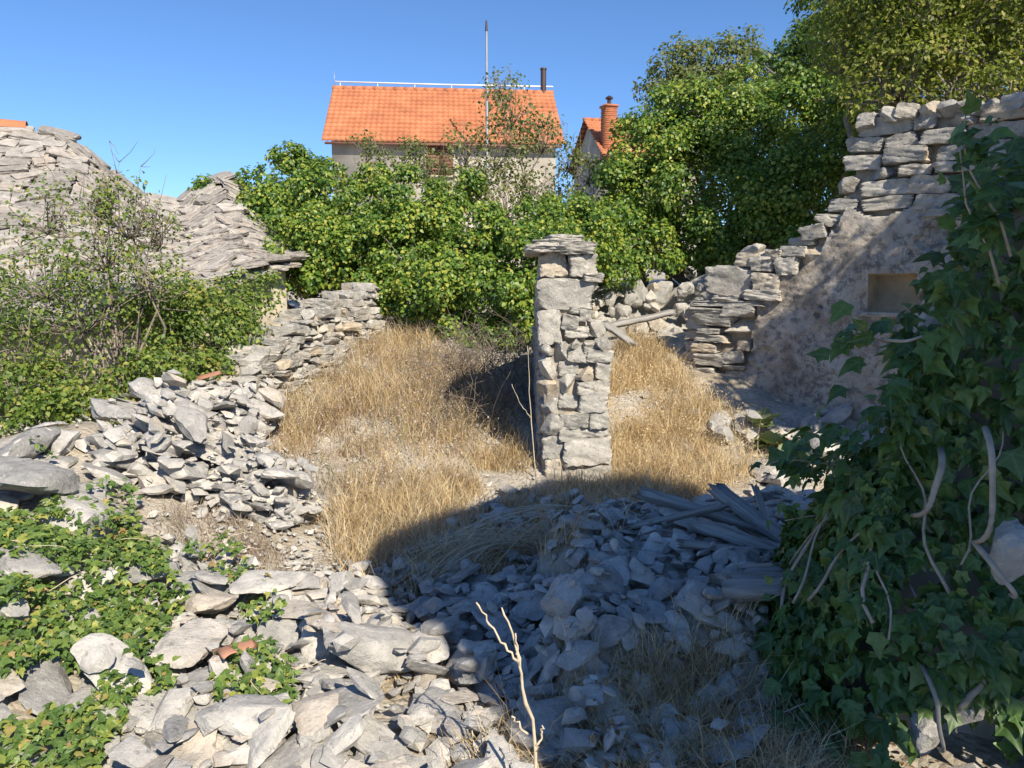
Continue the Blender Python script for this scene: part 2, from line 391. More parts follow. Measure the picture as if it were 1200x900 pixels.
def rest(x, y, r):
    i0 = int((x - r - GRX0) / GS); i1 = int((x + r - GRX0) / GS) + 1; j0 = int((y - r - GRY0) / GS); j1 = int((y + r - GRY0) / GS) + 1
    i0 = max(i0, 0); j0 = max(j0, 0)
    return (slice(j0, max(j1, j0 + 1)), slice(i0, max(i1, i0 + 1)))
def place(x, y, s, kind, zone, tilt=.28, sink=.3):
    """settle a stone of half-size s on what lies there and raise the pile"""
    sl = rest(x, y, s * .7); H = HM[sl]
    if H.size == 0: return
    k = random.randrange({'big': NR, 'mid': NR, 'low': 14}[kind])
    if kind == 'big' and s > .1: k = random.choice(FLATS)
    V, T = {'big': ROCKS, 'mid': ROCKS_MID, 'low': ROCKS_LOW}[kind][k]
    sc = np.array((s * random.uniform(.85, 1.25), s * random.uniform(.65, 1.0), s * random.uniform(.7, 1.05)))
    e = .08; gxx = float(hgt(x + e, y) - hgt(x - e, y)) / (2 * e); gyy = float(hgt(x, y + e) - hgt(x, y - e)) / (2 * e)
    rz = random.uniform(0, 6.28)
    Mt = rotm(math.atan(gyy) * .8 + random.gauss(0, tilt), -math.atan(gxx) * .8 + random.gauss(0, tilt), 0) @ rotm(0, 0, rz)
    W = (V * sc) @ Mt.T
    zlo, zhi = W[:, 2].min(), W[:, 2].max()
    z = float(np.percentile(H, 55)) - zlo - sink * (zhi - zlo)
    stones.append((np.array((x, y, z)), Mt, sc, kind, k, zone))
    yy, xx = np.mgrid[sl]; rr = ((xx * GS + GRX0 - x) ** 2 + (yy * GS + GRY0 - y) ** 2) / (s * s)
    HM[sl] = np.maximum(H, np.where(rr < .8, z + zhi * (.95 - .55 * rr), -9))
def scatter(poly, box, n, smin, smax, kind, zone, p=2.2, **kw):
    x0, x1, y0, y1 = box; got = 0; tries = 0
    while got < n and tries < 60:
        tries += 1
        x = rng.uniform(x0, x1, n); y = rng.uniform(y0, y1, n); pz = hgt(x, y)
        u, v, f = project(x, y, pz); ok = inpoly(u, v, poly)
        for xx, yy in zip(x[ok], y[ok]):
            if got >= n: break
            if yy > 6.75 and xx < -1.3 and zone == 'left': continue      # the coursed wall stands there
            if -.35 < xx - .5 < .35 and 5.85 < yy < 8: continue     # the standing wall
            s = smin + (smax - smin) * random.random() ** p
            if kw.get('sink', .3) < .2 or s < .03:      # small pieces roll into the gaps
                bx_, by_, bd = xx, yy, 9
                for _ in range(5):
                    qx, qy = xx + random.gauss(0, .07), yy + random.gauss(0, .07); hq = HM[rest(qx, qy, .02)]
                    if hq.size and hq.mean() - float(hgt(qx, qy)) < bd: bx_, by_, bd = qx, qy, hq.mean() - float(hgt(qx, qy))
                xx, yy = bx_, by_
            place(xx, yy, s, kind, zone, **kw); got += 1
FB = (-2.6, 1.7, 1.75, 4.4)
def one(px, py, d, s, zone, **kw):
    P = at(px, py, d); place(P[0], P[1], s * (.82 if zone == 'bank' else .74), 'big', zone, **kw)

# bedding of small stones, then medium, then large, then a last dusting of small ones
scatter(Z_FRONT, FB, 330, .03, .07, 'low', 'front'); scatter(Z_MIDSH, (-.8, .9, 2.2, 6), 260, .025, .07, 'low', 'mid')
scatter(Z_HEAP, (.1, 2.4, 2.4, 5), 220, .03, .07, 'low', 'heap'); scatter(Z_LEFT, (-3.6, -1.2, 4.6, 9.4), 420, .04, .09, 'low', 'left')
scatter(Z_FRONT, FB, 200, .05, .13, 'big', 'front', tilt=.17); scatter(Z_MIDSH, (-.8, .9, 2.2, 6), 90, .05, .1, 'mid', 'mid')
scatter(Z_HEAP, (.1, 2.4, 2.4, 5), 130, .045, .09, 'big', 'heap', sink=.25); scatter(Z_LEFT, (-3.6, -1.2, 4.6, 9.4), 300, .06, .15, 'mid', 'left', sink=.45, tilt=.13)
scatter(Z_RROOM, (1.2, 3.4, 4.6, 8.2), 70, .06, .2, 'mid', 'room')
scatter([(-100, 860), (330, 860), (330, 1000), (-100, 1000)], (-2.2, -.5, 1.8, 2.7), 90, .03, .09, 'big', 'front'); scatter([(50, 500), (200, 480), (260, 560), (180, 620), (60, 600)], (-3.8, -2, 4, 6.3), 60, .06, .16, 'big', 'left', tilt=.15)
scatter(Z_BANK, (-4.2, -.6, 1.8, 5.2), 60, .06, .13, 'big', 'bank', sink=.5)
for a in [(430, 800, 2.95, .26), (215, 775, 3.0, .24), (350, 735, 3.35, .17), (255, 830, 2.75, .15), (180, 850, 2.6, .17), (330, 690, 3.6, .16), (420, 720, 3.4, .14), (380, 770, 3.05, .13), (560, 860, 2.55, .12),
          (300, 815, 2.8, .13), (220, 880, 2.45, .13), (400, 870, 2.5, .14), (120, 880, 2.5, .15), (240, 715, 3.4, .13), (60, 870, 2.6, .14)]:
    one(*a[:3], a[3] * 1.15, 'front', tilt=.16, sink=.25)
for a in [(700, 690, 3.15, .17), (670, 800, 2.85, .15), (720, 660, 3.3, .13), (800, 640, 3.6, .13), (810, 590, 4.0, .17), (690, 620, 3.75, .13), (905, 640, 3.6, .16), (860, 575, 4.3, .15), (640, 720, 3.2, .12), (740, 760, 2.85, .11), (660, 750, 2.95, .13), (880, 560, 5.1, .2), (915, 570, 5.0, .2), (950, 620, 3.8, .15)]:
    one(*a, 'heap', tilt=.2, sink=.2)
for a in [(165, 500, 5.9, .22), (210, 540, 5.5, .22), (255, 490, 6.1, .25), (280, 580, 5.1, .2), (230, 580, 5.0, .17), (190, 575, 5.0, .18), (300, 535, 5.6, .2), (330, 590, 4.9, .16), (250, 455, 6.5, .2), (318, 470, 6.6, .16), (140, 540, 5.4, .22)]:
    one(*a[:3], a[3] * 1.25, 'left', tilt=.16, sink=.2)
for a in [(90, 597, 3.7, .26), (25, 575, 3.9, .25), (20, 535, 4.4, .26), (170, 640, 3.6, .2), (60, 650, 3.3, .2), (10, 700, 2.9, .16), (150, 850, 2.65, .18), (15, 655, 3.2, .15), (215, 790, 2.85, .17), (0, 820, 2.5, .15)]:
    one(*a, 'bank', tilt=.12, sink=.1)
one(1172, 872, 2.12, .2, 'room', tilt=.12, sink=.1); SUNROCK = stones[-1][0]
scatter(Z_FRONT, FB, 260, .025, .07, 'low', 'front', sink=.1); scatter(Z_HEAP, (.1, 2.4, 2.4, 5), 160, .03, .07, 'mid', 'heap', sink=.1)
scatter(Z_LEFT, (-3.6, -1.2, 4.6, 9.4), 260, .035, .09, 'low', 'left', sink=.15); scatter(Z_MIDSH, (-.8, .9, 2.2, 6), 120, .02, .06, 'mid', 'mid', sink=.15)
scatter([(655, 690), (860, 700), (940, 760), (920, 900), (650, 900)], (.1, 1.6, 2.1, 3.2), 70, .02, .06, 'mid', 'heap', sink=.4)
# pebbles and gravel on the bare patches
Z_GRAV = [(250, 560), (400, 560), (470, 640), (440, 690), (330, 690), (250, 640)]
scatter(Z_GRAV, (-2.4, -.3, 3.4, 5.6), 700, .008, .028, 'low', 'gravel', sink=.3)
scatter([(-200, 450), (1400, 450), (1400, 1000), (-200, 1000)], (-3.5, 3, 1.8, 8.5), 1500, .008, .035, 'low', 'gravel', p=3, sink=.3)

LBL = {'front': ('loose grey limestone rock in the sunlit rubble spill beside the ground ivy', 'rocks of the sunlit rubble spill'),
       'heap': ('loose grey stone on the shaded rubble heap under the fallen beams', 'stones of the shaded rubble heap'),
       'mid': ('small grey stone in the shaded hollow left of the rubble heap', 'stones of the shaded hollow'),
       'left': ('tumbled limestone slab on the collapsed wall below the slab roofed hut', 'stones of the collapsed wall'),
       'bank': ('pale limestone block showing through the ground ivy on the bank', 'blocks in the ivy bank'),
       'room': ('loose stone on the shaded floor under the plastered ruin wall', 'stones on the ruin floor')}
LAND = [('the pale forked stalk', (.03, 2.15)), ('the terracotta fragments', tuple(at(275, 800, 2.8)[:2])), ('the gravel patch', (-1.25, 4.6)), ('the small ivy clump', (-.95, 2.7)), ('the rotten beam end', (1.0, 3.0)), ('the long fallen pole', (.95, 4.0)),
        ('the foot of the jamb', (.4, 5.8)), ('the slab roofed hut', (-2.4, 8.6)), ('the low tangled shrub', (-3.1, 5.9)), ('the big ivy curtain', (1.3, 2.6)), ('the ivy carpet', (-2.0, 3.0)), ('the plastered ruin wall', (2.7, 7.2))]
def stone_label(P, sc, kind, k, zone):
    near = min(LAND, key=lambda l: math.hypot(P[0] - l[1][0], P[1] - l[1][1]))[0]
    V = {'big': ROCKS, 'mid': ROCKS_MID, 'low': ROCKS_LOW}[kind][k][0]; ratio = np.ptp(V[:, 2]) * sc[2] / (np.ptp(V[:, 0]) * sc[0])
    sz = 'large' if sc[0] > .14 else 'medium' if sc[0] > .075 else 'small'
    sh = 'flat slab of' if ratio < .33 else 'chunky block of' if ratio > .52 else 'angular piece of'
    return '%s %s grey limestone %s %s' % (sz, sh, {'front': 'in the sunlit rubble near', 'heap': 'on the shaded heap near', 'mid': 'in the shaded hollow near', 'left': 'on the collapsed wall near', 'bank': 'on the ivy bank near', 'room': 'on the ruin floor near'}[zone], near)
cand = []
for q, (P, Mt, sc, kind, k, zone) in enumerate(stones):
    u, v, f = project(*P); vis = (-20 < u < 1220) and (-20 < v < 930)
    if zone != 'gravel': cand.append((-(sc[0] / f) if vis else 0, q))
cand.sort(); top = set(q for _, q in cand[:295])
bulk = {}
for q, (P, Mt, sc, kind, k, zone) in enumerate(stones):
    if q in top:
        V, T = {'big': ROCKS, 'mid': ROCKS_MID, 'low': ROCKS_LOW}[kind][k]
        o = link('rubble_stone', ROCK_ME[k % NR] if kind == 'big' else MID_ME[k % NR] if kind == 'mid' else ROCK_ME[k % NR])
        o.matrix_world = Matrix.Translation(P) @ Matrix(Mt.tolist()).to_4x4() @ Matrix.Diagonal((*sc, 1))
        tag(o, stone_label(P, sc, kind, k, zone), 'stone', LBL[zone][1])
    else:
        V, T = {'big': ROCKS_MID, 'mid': ROCKS_MID, 'low': ROCKS_LOW}[kind][k]
        z = 'gravel' if zone == 'gravel' else 'rubble'
        bulk.setdefault(z, MB()).add((V * sc) @ Mt.T + P, T)
for z, mb in bulk.items():
    o = link(z, mb.mesh(z, M_GRAVEL if z == 'gravel' else M_ROCK, True, 30)); tag(o, {'gravel': 'fine pale limestone gravel scattered over the bare soil', 'rubble': 'small broken limestone pieces filling the rubble between larger stones'}[z], z, kind='stuff')

# broken terracotta pieces on the front rubble
for px, py, d, s, rz in [(278, 795, 2.85, .075, .5), (268, 812, 2.75, .06, 2.2), (243, 440, 6.6, .12, .2)]:
    P = at(px, py, d); z = HM[rest(P[0], P[1], .05)].max()
    mb = MB(); n = 8; th = np.linspace(-.55, .5, n); L = s * 1.15
    ring = np.stack([np.sin(th) * s, np.cos(th) * s - s * .8], -1); inner = ring * .84
    prof = np.concatenate([ring, inner[::-1]]); m2 = len(prof)
    V = np.concatenate([np.column_stack([np.full(m2, -L), prof[:, 0], prof[:, 1]]), np.column_stack([np.linspace(L * .6, L, m2), prof[:, 0] * .9, prof[:, 1]])])
    Qs = [(a, (a + 1) % m2, m2 + (a + 1) % m2, m2 + a) for a in range(m2)]
    mb.add(V, Q=Qs + [(a, a + 1, m2 - 2 - a, m2 - 1 - a)[::-1] for a in range(n - 1)] + [(m2 + a, m2 + a + 1, 2 * m2 - 2 - a, 2 * m2 - 1 - a) for a in range(n - 1)])
    o = link('tile_fragment', mb.mesh('tile_fragment', M_TERRA), None, (P[0], P[1], z + .01), (random.uniform(-.3, .3), random.uniform(-.3, .3), rz))
    tag(o, 'broken curved terracotta tile fragment on the rubble beside the ground ivy' if d < 4 else 'red brick coloured fragment at the foot of the hut wall', 'tile fragment', 'tile fragments by the ivy' if d < 4 else None)

# ------------------------------------------------------------------ leaves, branches
DIAMOND = (np.array([(0, 0, 0), (.34, .42, .07), (0, 1, -.06), (-.34, .42, .07)]), np.array([(0, 1, 2), (0, 2, 3)]))
BROAD = (np.array([(0, 0, 0), (.42, .22, .05), (.33, .62, .05), (0, 1, -.08), (-.33, .62, .05), (-.42, .22, .05)]), np.array([(0, 1, 2), (0, 2, 3), (0, 3, 4), (0, 4, 5)]))
_iv = [(0, .04, .0), (.09, -.10, -.02), (.30, -.13, -.05), (.36, .10, .04), (.50, .31, -.06), (.28, .45, .035), (.15, .72, .01), (0, 1.05, -.14), (-.15, .72, .01), (-.28, .45, .035), (-.50, .31, -.06), (-.36, .10, .04), (-.30, -.13, -.05), (-.09, -.10, -.02)]
IVY = (np.array(_iv), np.array([(0, a, a + 1) for a in range(1, 13)] + [(0, 13, 1)]))
IVYVEIN = np.array([1, .3, 1, 0, 1, 0, .5, 1, .5, 0, 1, 0, 1, .3], float)
def norm(v): return v / (np.linalg.norm(v, axis=-1, keepdims=True) + 1e-9)
def leaf_frames(N, A):
    N = norm(N); A = norm(A - (A * N).sum(1, keepdims=True) * N); S = np.cross(A, N); return S, A, N
def leaves_np(P, N, A, size, tmpl, bend=0):
    V0, T0 = tmpl; S, A, N = leaf_frames(N, A); k = len(V0)
    size = np.asarray(size)[:, None, None]
    wx = rng.uniform(.8, 1.15, (len(P), 1, 1))
    zz = V0[None, :, 2:3] * rng.uniform(.3, 2.2, (len(P), 1, 1))
    V = P[:, None] + size * (V0[None, :, 0:1] * wx * S[:, None] + V0[None, :, 1:2] * A[:, None] + zz * N[:, None])
    T = (np.arange(len(P))[:, None, None] * k + T0[None]).reshape(-1, 3)
    return V.reshape(-1, 3), T
def rdir(n):
    return norm(rng.normal(size=(n, 3)))
def clumps(lobes, n, sub=.33, per=26, down=.5, outer=.75, fill=0):
    """points on small leaf clumps that cover uneven lobes; returns points, outward normals"""
    ar = np.array([l[1] ** 2 for l in lobes]); ar = ar / ar.sum(); PP = []; NN = []; cen = []
    for (c, r, *fl), a in zip(lobes, ar):
        fz = fl[0] if fl else .85; k = max(3, int(n * a)); m = max(5, int(per))
        d = rdir(m * 2); d = d[(d[:, 2] > -down)][:m]; m = len(d)
        rr = r * rng.uniform(.6, 1.15, m)
        cc = np.asarray(c) + d * rr[:, None] * np.array((1, 1, fz)); sr = r * sub * rng.uniform(.45, 1.5, m)
        cen += [(np.asarray(c), q) for q in cc]
        wsel = sr ** 2; wsel /= wsel.sum(); which = rng.choice(m, k, p=wsel)
        dd = norm(rdir(k) + d[which] * outer + np.array((0, -.1, .25)))
        PP.append(cc[which] + dd * sr[which][:, None] * rng.uniform(.35, 1.1, (k, 1))); NN.append(dd)
        if fill:
            k2 = int(k * fill); d2 = rdir(k2); PP.append(np.asarray(c) + d2 * (rng.uniform(0, .85, (k2, 1)) ** .5) * r * np.array((.9, .9, fz * .9))); NN.append(d2)
    return np.concatenate(PP), np.concatenate(NN), cen
def bent(a, b, n=5, wob=.06):
    a = np.asarray(a, float); b = np.asarray(b, float); t = np.linspace(0, 1, n)[:, None]
    p = a + (b - a) * t; L = np.linalg.norm(b - a); 
    for k in (1, 2, 3): p = p + np.sin(t * math.pi * k) * rng.normal(0, 1.5 * wob * L / k, 3)
    return p
def bush(name, base, lobes, n, mat, label, cat, size=(.06, .1), tmpl=DIAMOND, sub=.33, per=26, twigs=.35, group=None, trunk=.05, bark=None, droop=.6, down=.5, outer=.75, crown='crown', fill=0):
    base = np.asarray(base, float)
    t = thing(name, base, label, cat, group)
    P, N, cen = clumps(lobes, n, sub, per, down, outer, fill)
    N2 = norm(N + rng.normal(0, .45, N.shape) + np.array((.1, -.2, .35)))
    A = rdir(len(P)) * .8 + N * .5 + np.array((0, 0, -droop))
    V, T = leaves_np(P, N2, A, rng.uniform(*size, len(P)), tmpl)
    child(crown, mesh_np(crown, V, T, mat), t)
    b = MB()
    for l in lobes:
        c = np.asarray(l[0], float); p = bent(base + rng.normal(0, .08, 3) * (1, 1, 0) - (0, 0, .05), c - (0, 0, l[1] * .3), 6)
        b.tube(p, np.linspace(trunk, trunk * .35, 6), 6, .15)
    for c, q in cen:
        if random.random() < twigs: b.tube(bent(c - np.array((0, 0, .15)), q + (q - c) * random.uniform(.05, .3), 4, .08), np.linspace(trunk * .3, .004, 4), 4)
    child('trunk', b.mesh('trunk', bark or M_TWIG, True), t)
    return t
def L(px, py, d, r, f=.85): return (at(px, py, d), r, f)

# ------------------------------------------------------------------ unseen gable behind the viewpoint, outline shaped to cast the shade on the heap
gp = [(2.36, -1.5, -.1), (2.36, -1.5, 5.75), (3.3, -1.5, 6.45), (4.3, -1.5, 7.15), (5.0, -1.5, 7.0), (5.9, -1.5, 6.5), (7.2, -1.5, 5.7), (7.2, -1.5, -.1)]
t = thing('shade_gable', (4.8, -1.7, 0), 'unseen grey stone gable wall behind the viewpoint, shaped to shade the heap', 'wall')
mb = MB(); gtx = [p[0] for p in gp[1:-1]]; gtz = [p[2] for p in gp[1:-1]]
for xa in np.arange(2.36, 7.2, .06):
    zt = float(np.interp(xa + .03, gtx, gtz)); x1 = xa + .06
    if 3.33 < xa + .03 < 3.96: mb.box((xa, -1.95, -.1), (x1, -1.5, 3.5)); mb.box((xa, -1.95, 4.25), (x1, -1.5, zt))  # opening added to let a patch of sun through to the corner rock
    else: mb.box((xa, -1.95, -.1), (x1, -1.5, zt))
def stonewall_mat():
    m, nt, b = mat_new('rough_stone_walling'); p = wpos(nt)
    v = nd(nt, 'ShaderNodeTexVoronoi', Scale=5.0); nt.links.new(p, v.inputs[0])
    c = mix(nt, .6, ramp(nt, v.outputs['Color'], [(0, (.2, .2, .19)), (1, (.42, .40, .36))]), ramp(nt, noise(nt, 8, 6, .6, p), [(.3, (.2, .19, .18)), (.7, (.45, .43, .4))]))
    nt.links.new(c, b.inputs['Base Color']); b.inputs['Roughness'].default_value = .95; bump(nt, b, v.outputs['Distance'], -.9, .06); return m
M_SWALL = stonewall_mat()
child('wall', mb.mesh('wall', M_SWALL), t)

# ------------------------------------------------------------------ tiled house behind the bushes
def tiled_plane(O, U, W, Lu, Lw, courses, pitch=.21, amp=.045, mat=M_TILE):
    """ribbed clay courses; O eave corner, U along eave, W up slope"""
    U = norm(U); W = norm(W); Nn = np.cross(U, W); Nn = Nn if Nn[2] > 0 else -Nn
    nu = int(Lu / pitch) * 6; uu = np.linspace(0, Lu, nu + 1); prof = amp * np.abs(np.sin(uu / pitch * math.pi)) ** .7
    mb = MB(); cl = Lw / courses
    for c in range(courses):
        jit = rng.normal(0, .004, nu + 1).cumsum() * .15
        w0, w1 = c * cl - .04, (c + 1) * cl
        rows = []
        for ww, off in ((w0, -.02), (w0, .085), (w1, .008)):
            rows.append(O + U * uu[:, None] + W * ww + Nn * (prof + off + jit)[:, None])
        V = np.concatenate(rows); i = np.arange(nu); m = nu + 1
        mb.add(V, Q=np.concatenate([np.stack([i, i + 1, m + i + 1, m + i], -1), np.stack([m + i, m + i + 1, 2 * m + i + 1, 2 * m + i], -1)]))
    return mb
def house(name, R0, R1, run, ez, gz, label, courses, window=None):
    zr = (R0[2] + R1[2]) / 2; R0 = np.array((R0[0], R0[1], zr)); R1 = np.array((R1[0], R1[1], zr))
    U = norm(R1 - R0); Fr = np.array((U[1], -U[0], 0)); Ln = np.linalg.norm(R1 - R0)
    base = (R0 + R1) / 2 + 0; base[2] = gz
    t = thing(name, base, label, 'house')
    # walls with gables
    ins = .3; ov = .35
    a = R0 + U * ins; b = R1 - U * ins; P = []
    for q in (a, b):
        P.append([q + Fr * (run - ov), q - Fr * (run - ov), q])
    hz = ez + (zr - ez) * ov / run - .07
    V = []
    for q in P:
        V += [np.array((q[0][0], q[0][1], gz - .4)), np.array((q[1][0], q[1][1], gz - .4)), np.array((q[1][0], q[1][1], hz)), np.array((q[2][0], q[2][1], zr - .1)), np.array((q[0][0], q[0][1], hz))]
    mb = MB(); mb.add(np.array(V), T=[(4, 3, 2), (9, 7, 8)], Q=[(0, 4, 2, 1), (5, 6, 7, 9), (0, 5, 9, 4), (1, 2, 7, 6)])
    child('wall', mb.mesh('wall', M_STUCCO), t)
    O = R0 + Fr * run; O[2] = ez; W = R0 - O
    rf = child('roof', tiled_plane(O, U, W, Ln, np.linalg.norm(W), courses).mesh('roof', M_TILE, False), t)
    O2 = R0 - Fr * run; O2[2] = ez
    child('roof', tiled_plane(O2, U, R0 - O2, Ln, np.linalg.norm(W), courses).mesh('roof', M_TILE, False), t)
    rb = MB(); nt_ = int(Ln / .4)
    for k in range(nt_):
        c0 = R0 + U * (k * Ln / nt_ - .02) + np.array((0, 0, .02)); c1 = R0 + U * ((k + 1) * Ln / nt_ + .02) + np.array((0, 0, .05))
        rb.tube([c0, c1], [.13, .11], 8)
    r = child('ridge', rb.mesh('ridge', M_TILE, True), t)
    fb = MB(); e0 = O + np.array((0, 0, -.09)) - Fr * .02
    fb.tube([e0 + U * .1, e0 + U * (Ln - .1)], [.05, .05], 6); child('gutter', fb.mesh('gutter', M_SHUTTER, True), t)
    return t, R0, R1, U, Fr, O, hz, run - ov
R0 = at(390, 103, 31.5); R1 = at(648, 112, 32.3)
hA, R0, R1, U, Fr, O, hz, wl_off = house('tiled_house', R0, R1, 3.3, at(515, 170, 29.2)[2], 1.9, 'stone house with bright orange clay tile roof behind the bushes', 13)
zr = R0[2]
# window with shutters in the front wall
cw = R0 + U * (np.linalg.norm(R1 - R0) * .475) + Fr * (wl_off + .02)
def wallbox(mb, u0, u1, z0, z1, d0, d1):
    c = np.array((cw[0], cw[1], 0)); V = []
    for z in (z0, z1):
        for (uu, dd) in ((u0, d0), (u1, d0), (u1, d1), (u0, d1)): V.append(c + U * uu + Fr * dd + np.array((0, 0, z)))
    mb.add(np.array(V), Q=[(0, 3, 2, 1), (4, 5, 6, 7), (0, 1, 5, 4), (1, 2, 6, 5), (2, 3, 7, 6), (3, 0, 4, 7)])
wz1 = hz - .22; wz0 = wz1 - 1.15
wdw = child('window', (lambda m: (wallbox(m, -.5, .5, wz0, wz1, -.05, .01), m)[1])(MB()).mesh('window', M_DARKMETAL), hA)
fm = MB(); [wallbox(fm, *q) for q in ((-.58, -.5, wz0 - .06, wz1 + .1, 0, .05), (.5, .58, wz0 - .06, wz1 + .1, 0, .05), (-.5, .5, wz1, wz1 + .1, 0, .07), (-.5, .5, wz0 - .06, wz0, 0, .09))]
o = child('window_frame', fm.mesh('window_frame', M_STUCCO2), hA); o.parent = wdw; o.matrix_parent_inverse = Matrix.Identity(4)
for a, b in ((-.49, -.01), (.01, .49)):
    sm = MB(); wallbox(sm, a, b, wz0 + .01, wz1 - .01, .012, .03)
    for k in range(9): wallbox(sm, a + .05, b - .05, wz0 + .07 + k * .115, wz0 + .15 + k * .115, .03, .045)
    o = child('shutter', sm.mesh('shutter', M_SHUTTER), hA); o.parent = wdw; o.matrix_parent_inverse = Matrix.Identity(4)
wdw.matrix_parent_inverse = Matrix.Translation(-Vector(hA.location))
# white pipe above the ridge on short posts, flue
pm = MB(); Lr = np.linalg.norm(R1 - R0); up = np.array((0, 0, 1.))
pm.tube([R0 + U * .1 + up * .3, R0 + U * (Lr * .5) + up * .28, R1 + up * .3], [.03] * 3, 6)
for k in range(6): q = R0 + U * (Lr * (k + .2) / 6); pm.tube([q, q + up * .3], [.015, .015], 4)
child('ridge_pipe', pm.mesh('ridge_pipe', M_WHITE, True), hA)
fm = MB(); q = R0 + U * (Lr * .955); fm.tube([q - up * .3, q + up * .95], [.12, .12], 10); fm.tube([q + up * .95, q + up * 1.02], [.14, .14], 10); child('flue', fm.mesh('flue', M_DARKMETAL, True, 40), hA)
fm = MB(); q = R0 + U * .08; fm.tube([q, q + up * .75], [.014, .008], 5); child('lightning_rod', fm.mesh('lightning_rod', M_METAL, True), hA)
# second house with brick chimney
S0 = at(684, 141, 40); S1 = at(800, 146, 41)
hB, S0, S1, U2, Fr2, O_2, _, _ = house('tiled_house', S0, S1, 3.2, at(700, 185, 38)[2], 2.2, 'smaller tiled house with a tall brick chimney half hidden by the trees', 12)
c = at(713, 175, 37.5); ch = MB(); hw = .3
zt = at(713, 126, 37.5)[2]; zb = c[2] - 1.2; M4 = Matrix.Translation((c[0], c[1], 0)) @ Matrix.Rotation(.3, 4, 'Z')
nb = int((zt - zb) / .085)
for k in range(nb):
    j = .012 if k % 2 else 0
    ch.box((-hw + j, -hw + j, zb + k * .085 + .006), (hw - j, hw - j, zb + (k + 1) * .085), M4)
ch.box((-hw - .06, -hw - .06, zt), (hw + .06, hw + .06, zt + .09), M4)
co = child('chimney', ch.mesh('chimney', M_BRICK), hB)
cm = MB(); q = np.array((c[0], c[1], zt + .09)); cm.tube([q, q + up * .28], [.1, .1], 8); cm.tube([q + up * .3, q + up * .36, q + up * .46], [.18, .2, .05], 8)
o = child('chimney_cowl', cm.mesh('chimney_cowl', M_DARKMETAL, True, 40), hB); o.parent = co; o.matrix_parent_inverse = Matrix.Identity(4)
# thin pole
P0 = at(570, 24, 27); pt = thing('pole', (P0[0], P0[1], hgt(P0[0], P0[1])), 'thin grey metal pole rising in front of the orange tile roof', 'pole')
pm = MB(); pm.tube([(P0[0], P0[1], pt.location.z - .2), (P0[0], P0[1], P0[2] - 2.2)], [.055, .05], 8); child('shaft', pm.mesh('shaft', M_METAL, True, 40), pt)
pm = MB(); pm.tube([(P0[0], P0[1], P0[2] - 2.2), (P0[0], P0[1], P0[2] - .35)], [.038, .038], 8); child('upper_shaft', pm.mesh('upper_shaft', M_METAL, True, 40), pt)
pm = MB(); pm.tube([(P0[0], P0[1], P0[2] - .35), (P0[0], P0[1], P0[2])], [.05, .03], 8); child('cap', pm.mesh('cap', M_DARKMETAL, True, 40), pt)

# ------------------------------------------------------------------ slab roofed hut on the left
EV = [at(-130, 395, 6.6), at(60, 368, 7.3), at(170, 350, 7.9), at(250, 325, 8.7), at(342, 300, 9.8)]
RG = [at(-190, 142, 9.9), at(0, 149, 10.4), at(78, 156, 10.7), at(125, 192, 10.9), at(165, 222, 11.1), at(205, 238, 11.3), at(238, 216, 11.6), at(268, 202, 11.9), at(300, 225, 12.1), at(350, 285, 12.3)]
def resample(pts):
    pts = np.array(pts); d = np.concatenate([[0], np.cumsum(np.linalg.norm(np.diff(pts, axis=0), axis=1))]); d /= d[-1]
    return lambda s: np.stack([np.interp(s, d, pts[:, k]) for k in range(3)], -1)
fE, fR = resample(EV), resample(RG)
def roofS(s, t_):
    s = np.asarray(s, float); t_ = np.asarray(t_, float)
    p = fE(s) * (1 - t_)[..., None] + fR(s) * t_[..., None]
    p[..., 2] += -.12 * np.sin(t_ * math.pi) * 1.0 + .04 * np.sin(s * 17 + t_ * 9)
    return p
hut = thing('stone_hut', np.append((fE(.5)[:2] + fR(.5)[:2]) / 2, .4), 'low stone hut with a sagging roof of grey stone slabs behind the shrubs', 'hut')
s_, t2 = np.meshgrid(np.linspace(0, 1, 40), np.linspace(0, 1, 20)); RP = roofS(s_, t2); RP[..., 2] -= .06
i = np.arange(19)[:, None] * 40 + np.arange(39)[None]; Qr = np.stack([i, i + 1, i + 41, i + 40], -1).reshape(-1, 4)
roof = child('roof', mesh_np('roof', RP.reshape(-1, 3), Qr, M_CORE, True), hut)
rows = 30
nsl = []
for r_ in range(rows):
    tt = (r_ + .1) / rows; pL, pR = roofS(0., tt), roofS(1., tt); wid = np.linalg.norm(pR - pL); s0 = rng.uniform(-.04, 0)
    while s0 < 1:
        wv = rng.uniform(.24, .5); sc_ = s0 + wv / wid / 2; s0 += wv / wid * .97
        if sc_ > 1.01: break
        P = roofS(min(sc_, 1.), tt); e = .02
        u = roofS(min(sc_ + e, 1), tt) - roofS(max(min(sc_, 1) - e, 0), tt); u = u / np.linalg.norm(u); v = roofS(min(sc_, 1), min(tt + e, 1)) - roofS(min(sc_, 1), max(tt - e, 0)); v = v / np.linalg.norm(v)
        n = np.cross(u, v); n /= np.linalg.norm(n); v = np.cross(n, u)
        uu_, vv_, ff = project(*P)
        if uu_ < -260: continue
        Mb = np.column_stack([u, v, n]) @ rotm(rng.normal(-.17, .05), rng.normal(0, .07), rng.normal(0, .14))
        nsl.append((P + n * rng.uniform(.0, .025), Mb, (wv * .5, rng.uniform(.12, .17), rng.uniform(.02, .042)), ff, random.randrange(16)))
nsl.sort(key=lambda q: q[3] + (90 if project(*q[0])[0] < -25 else 0)); rest_slabs = MB()
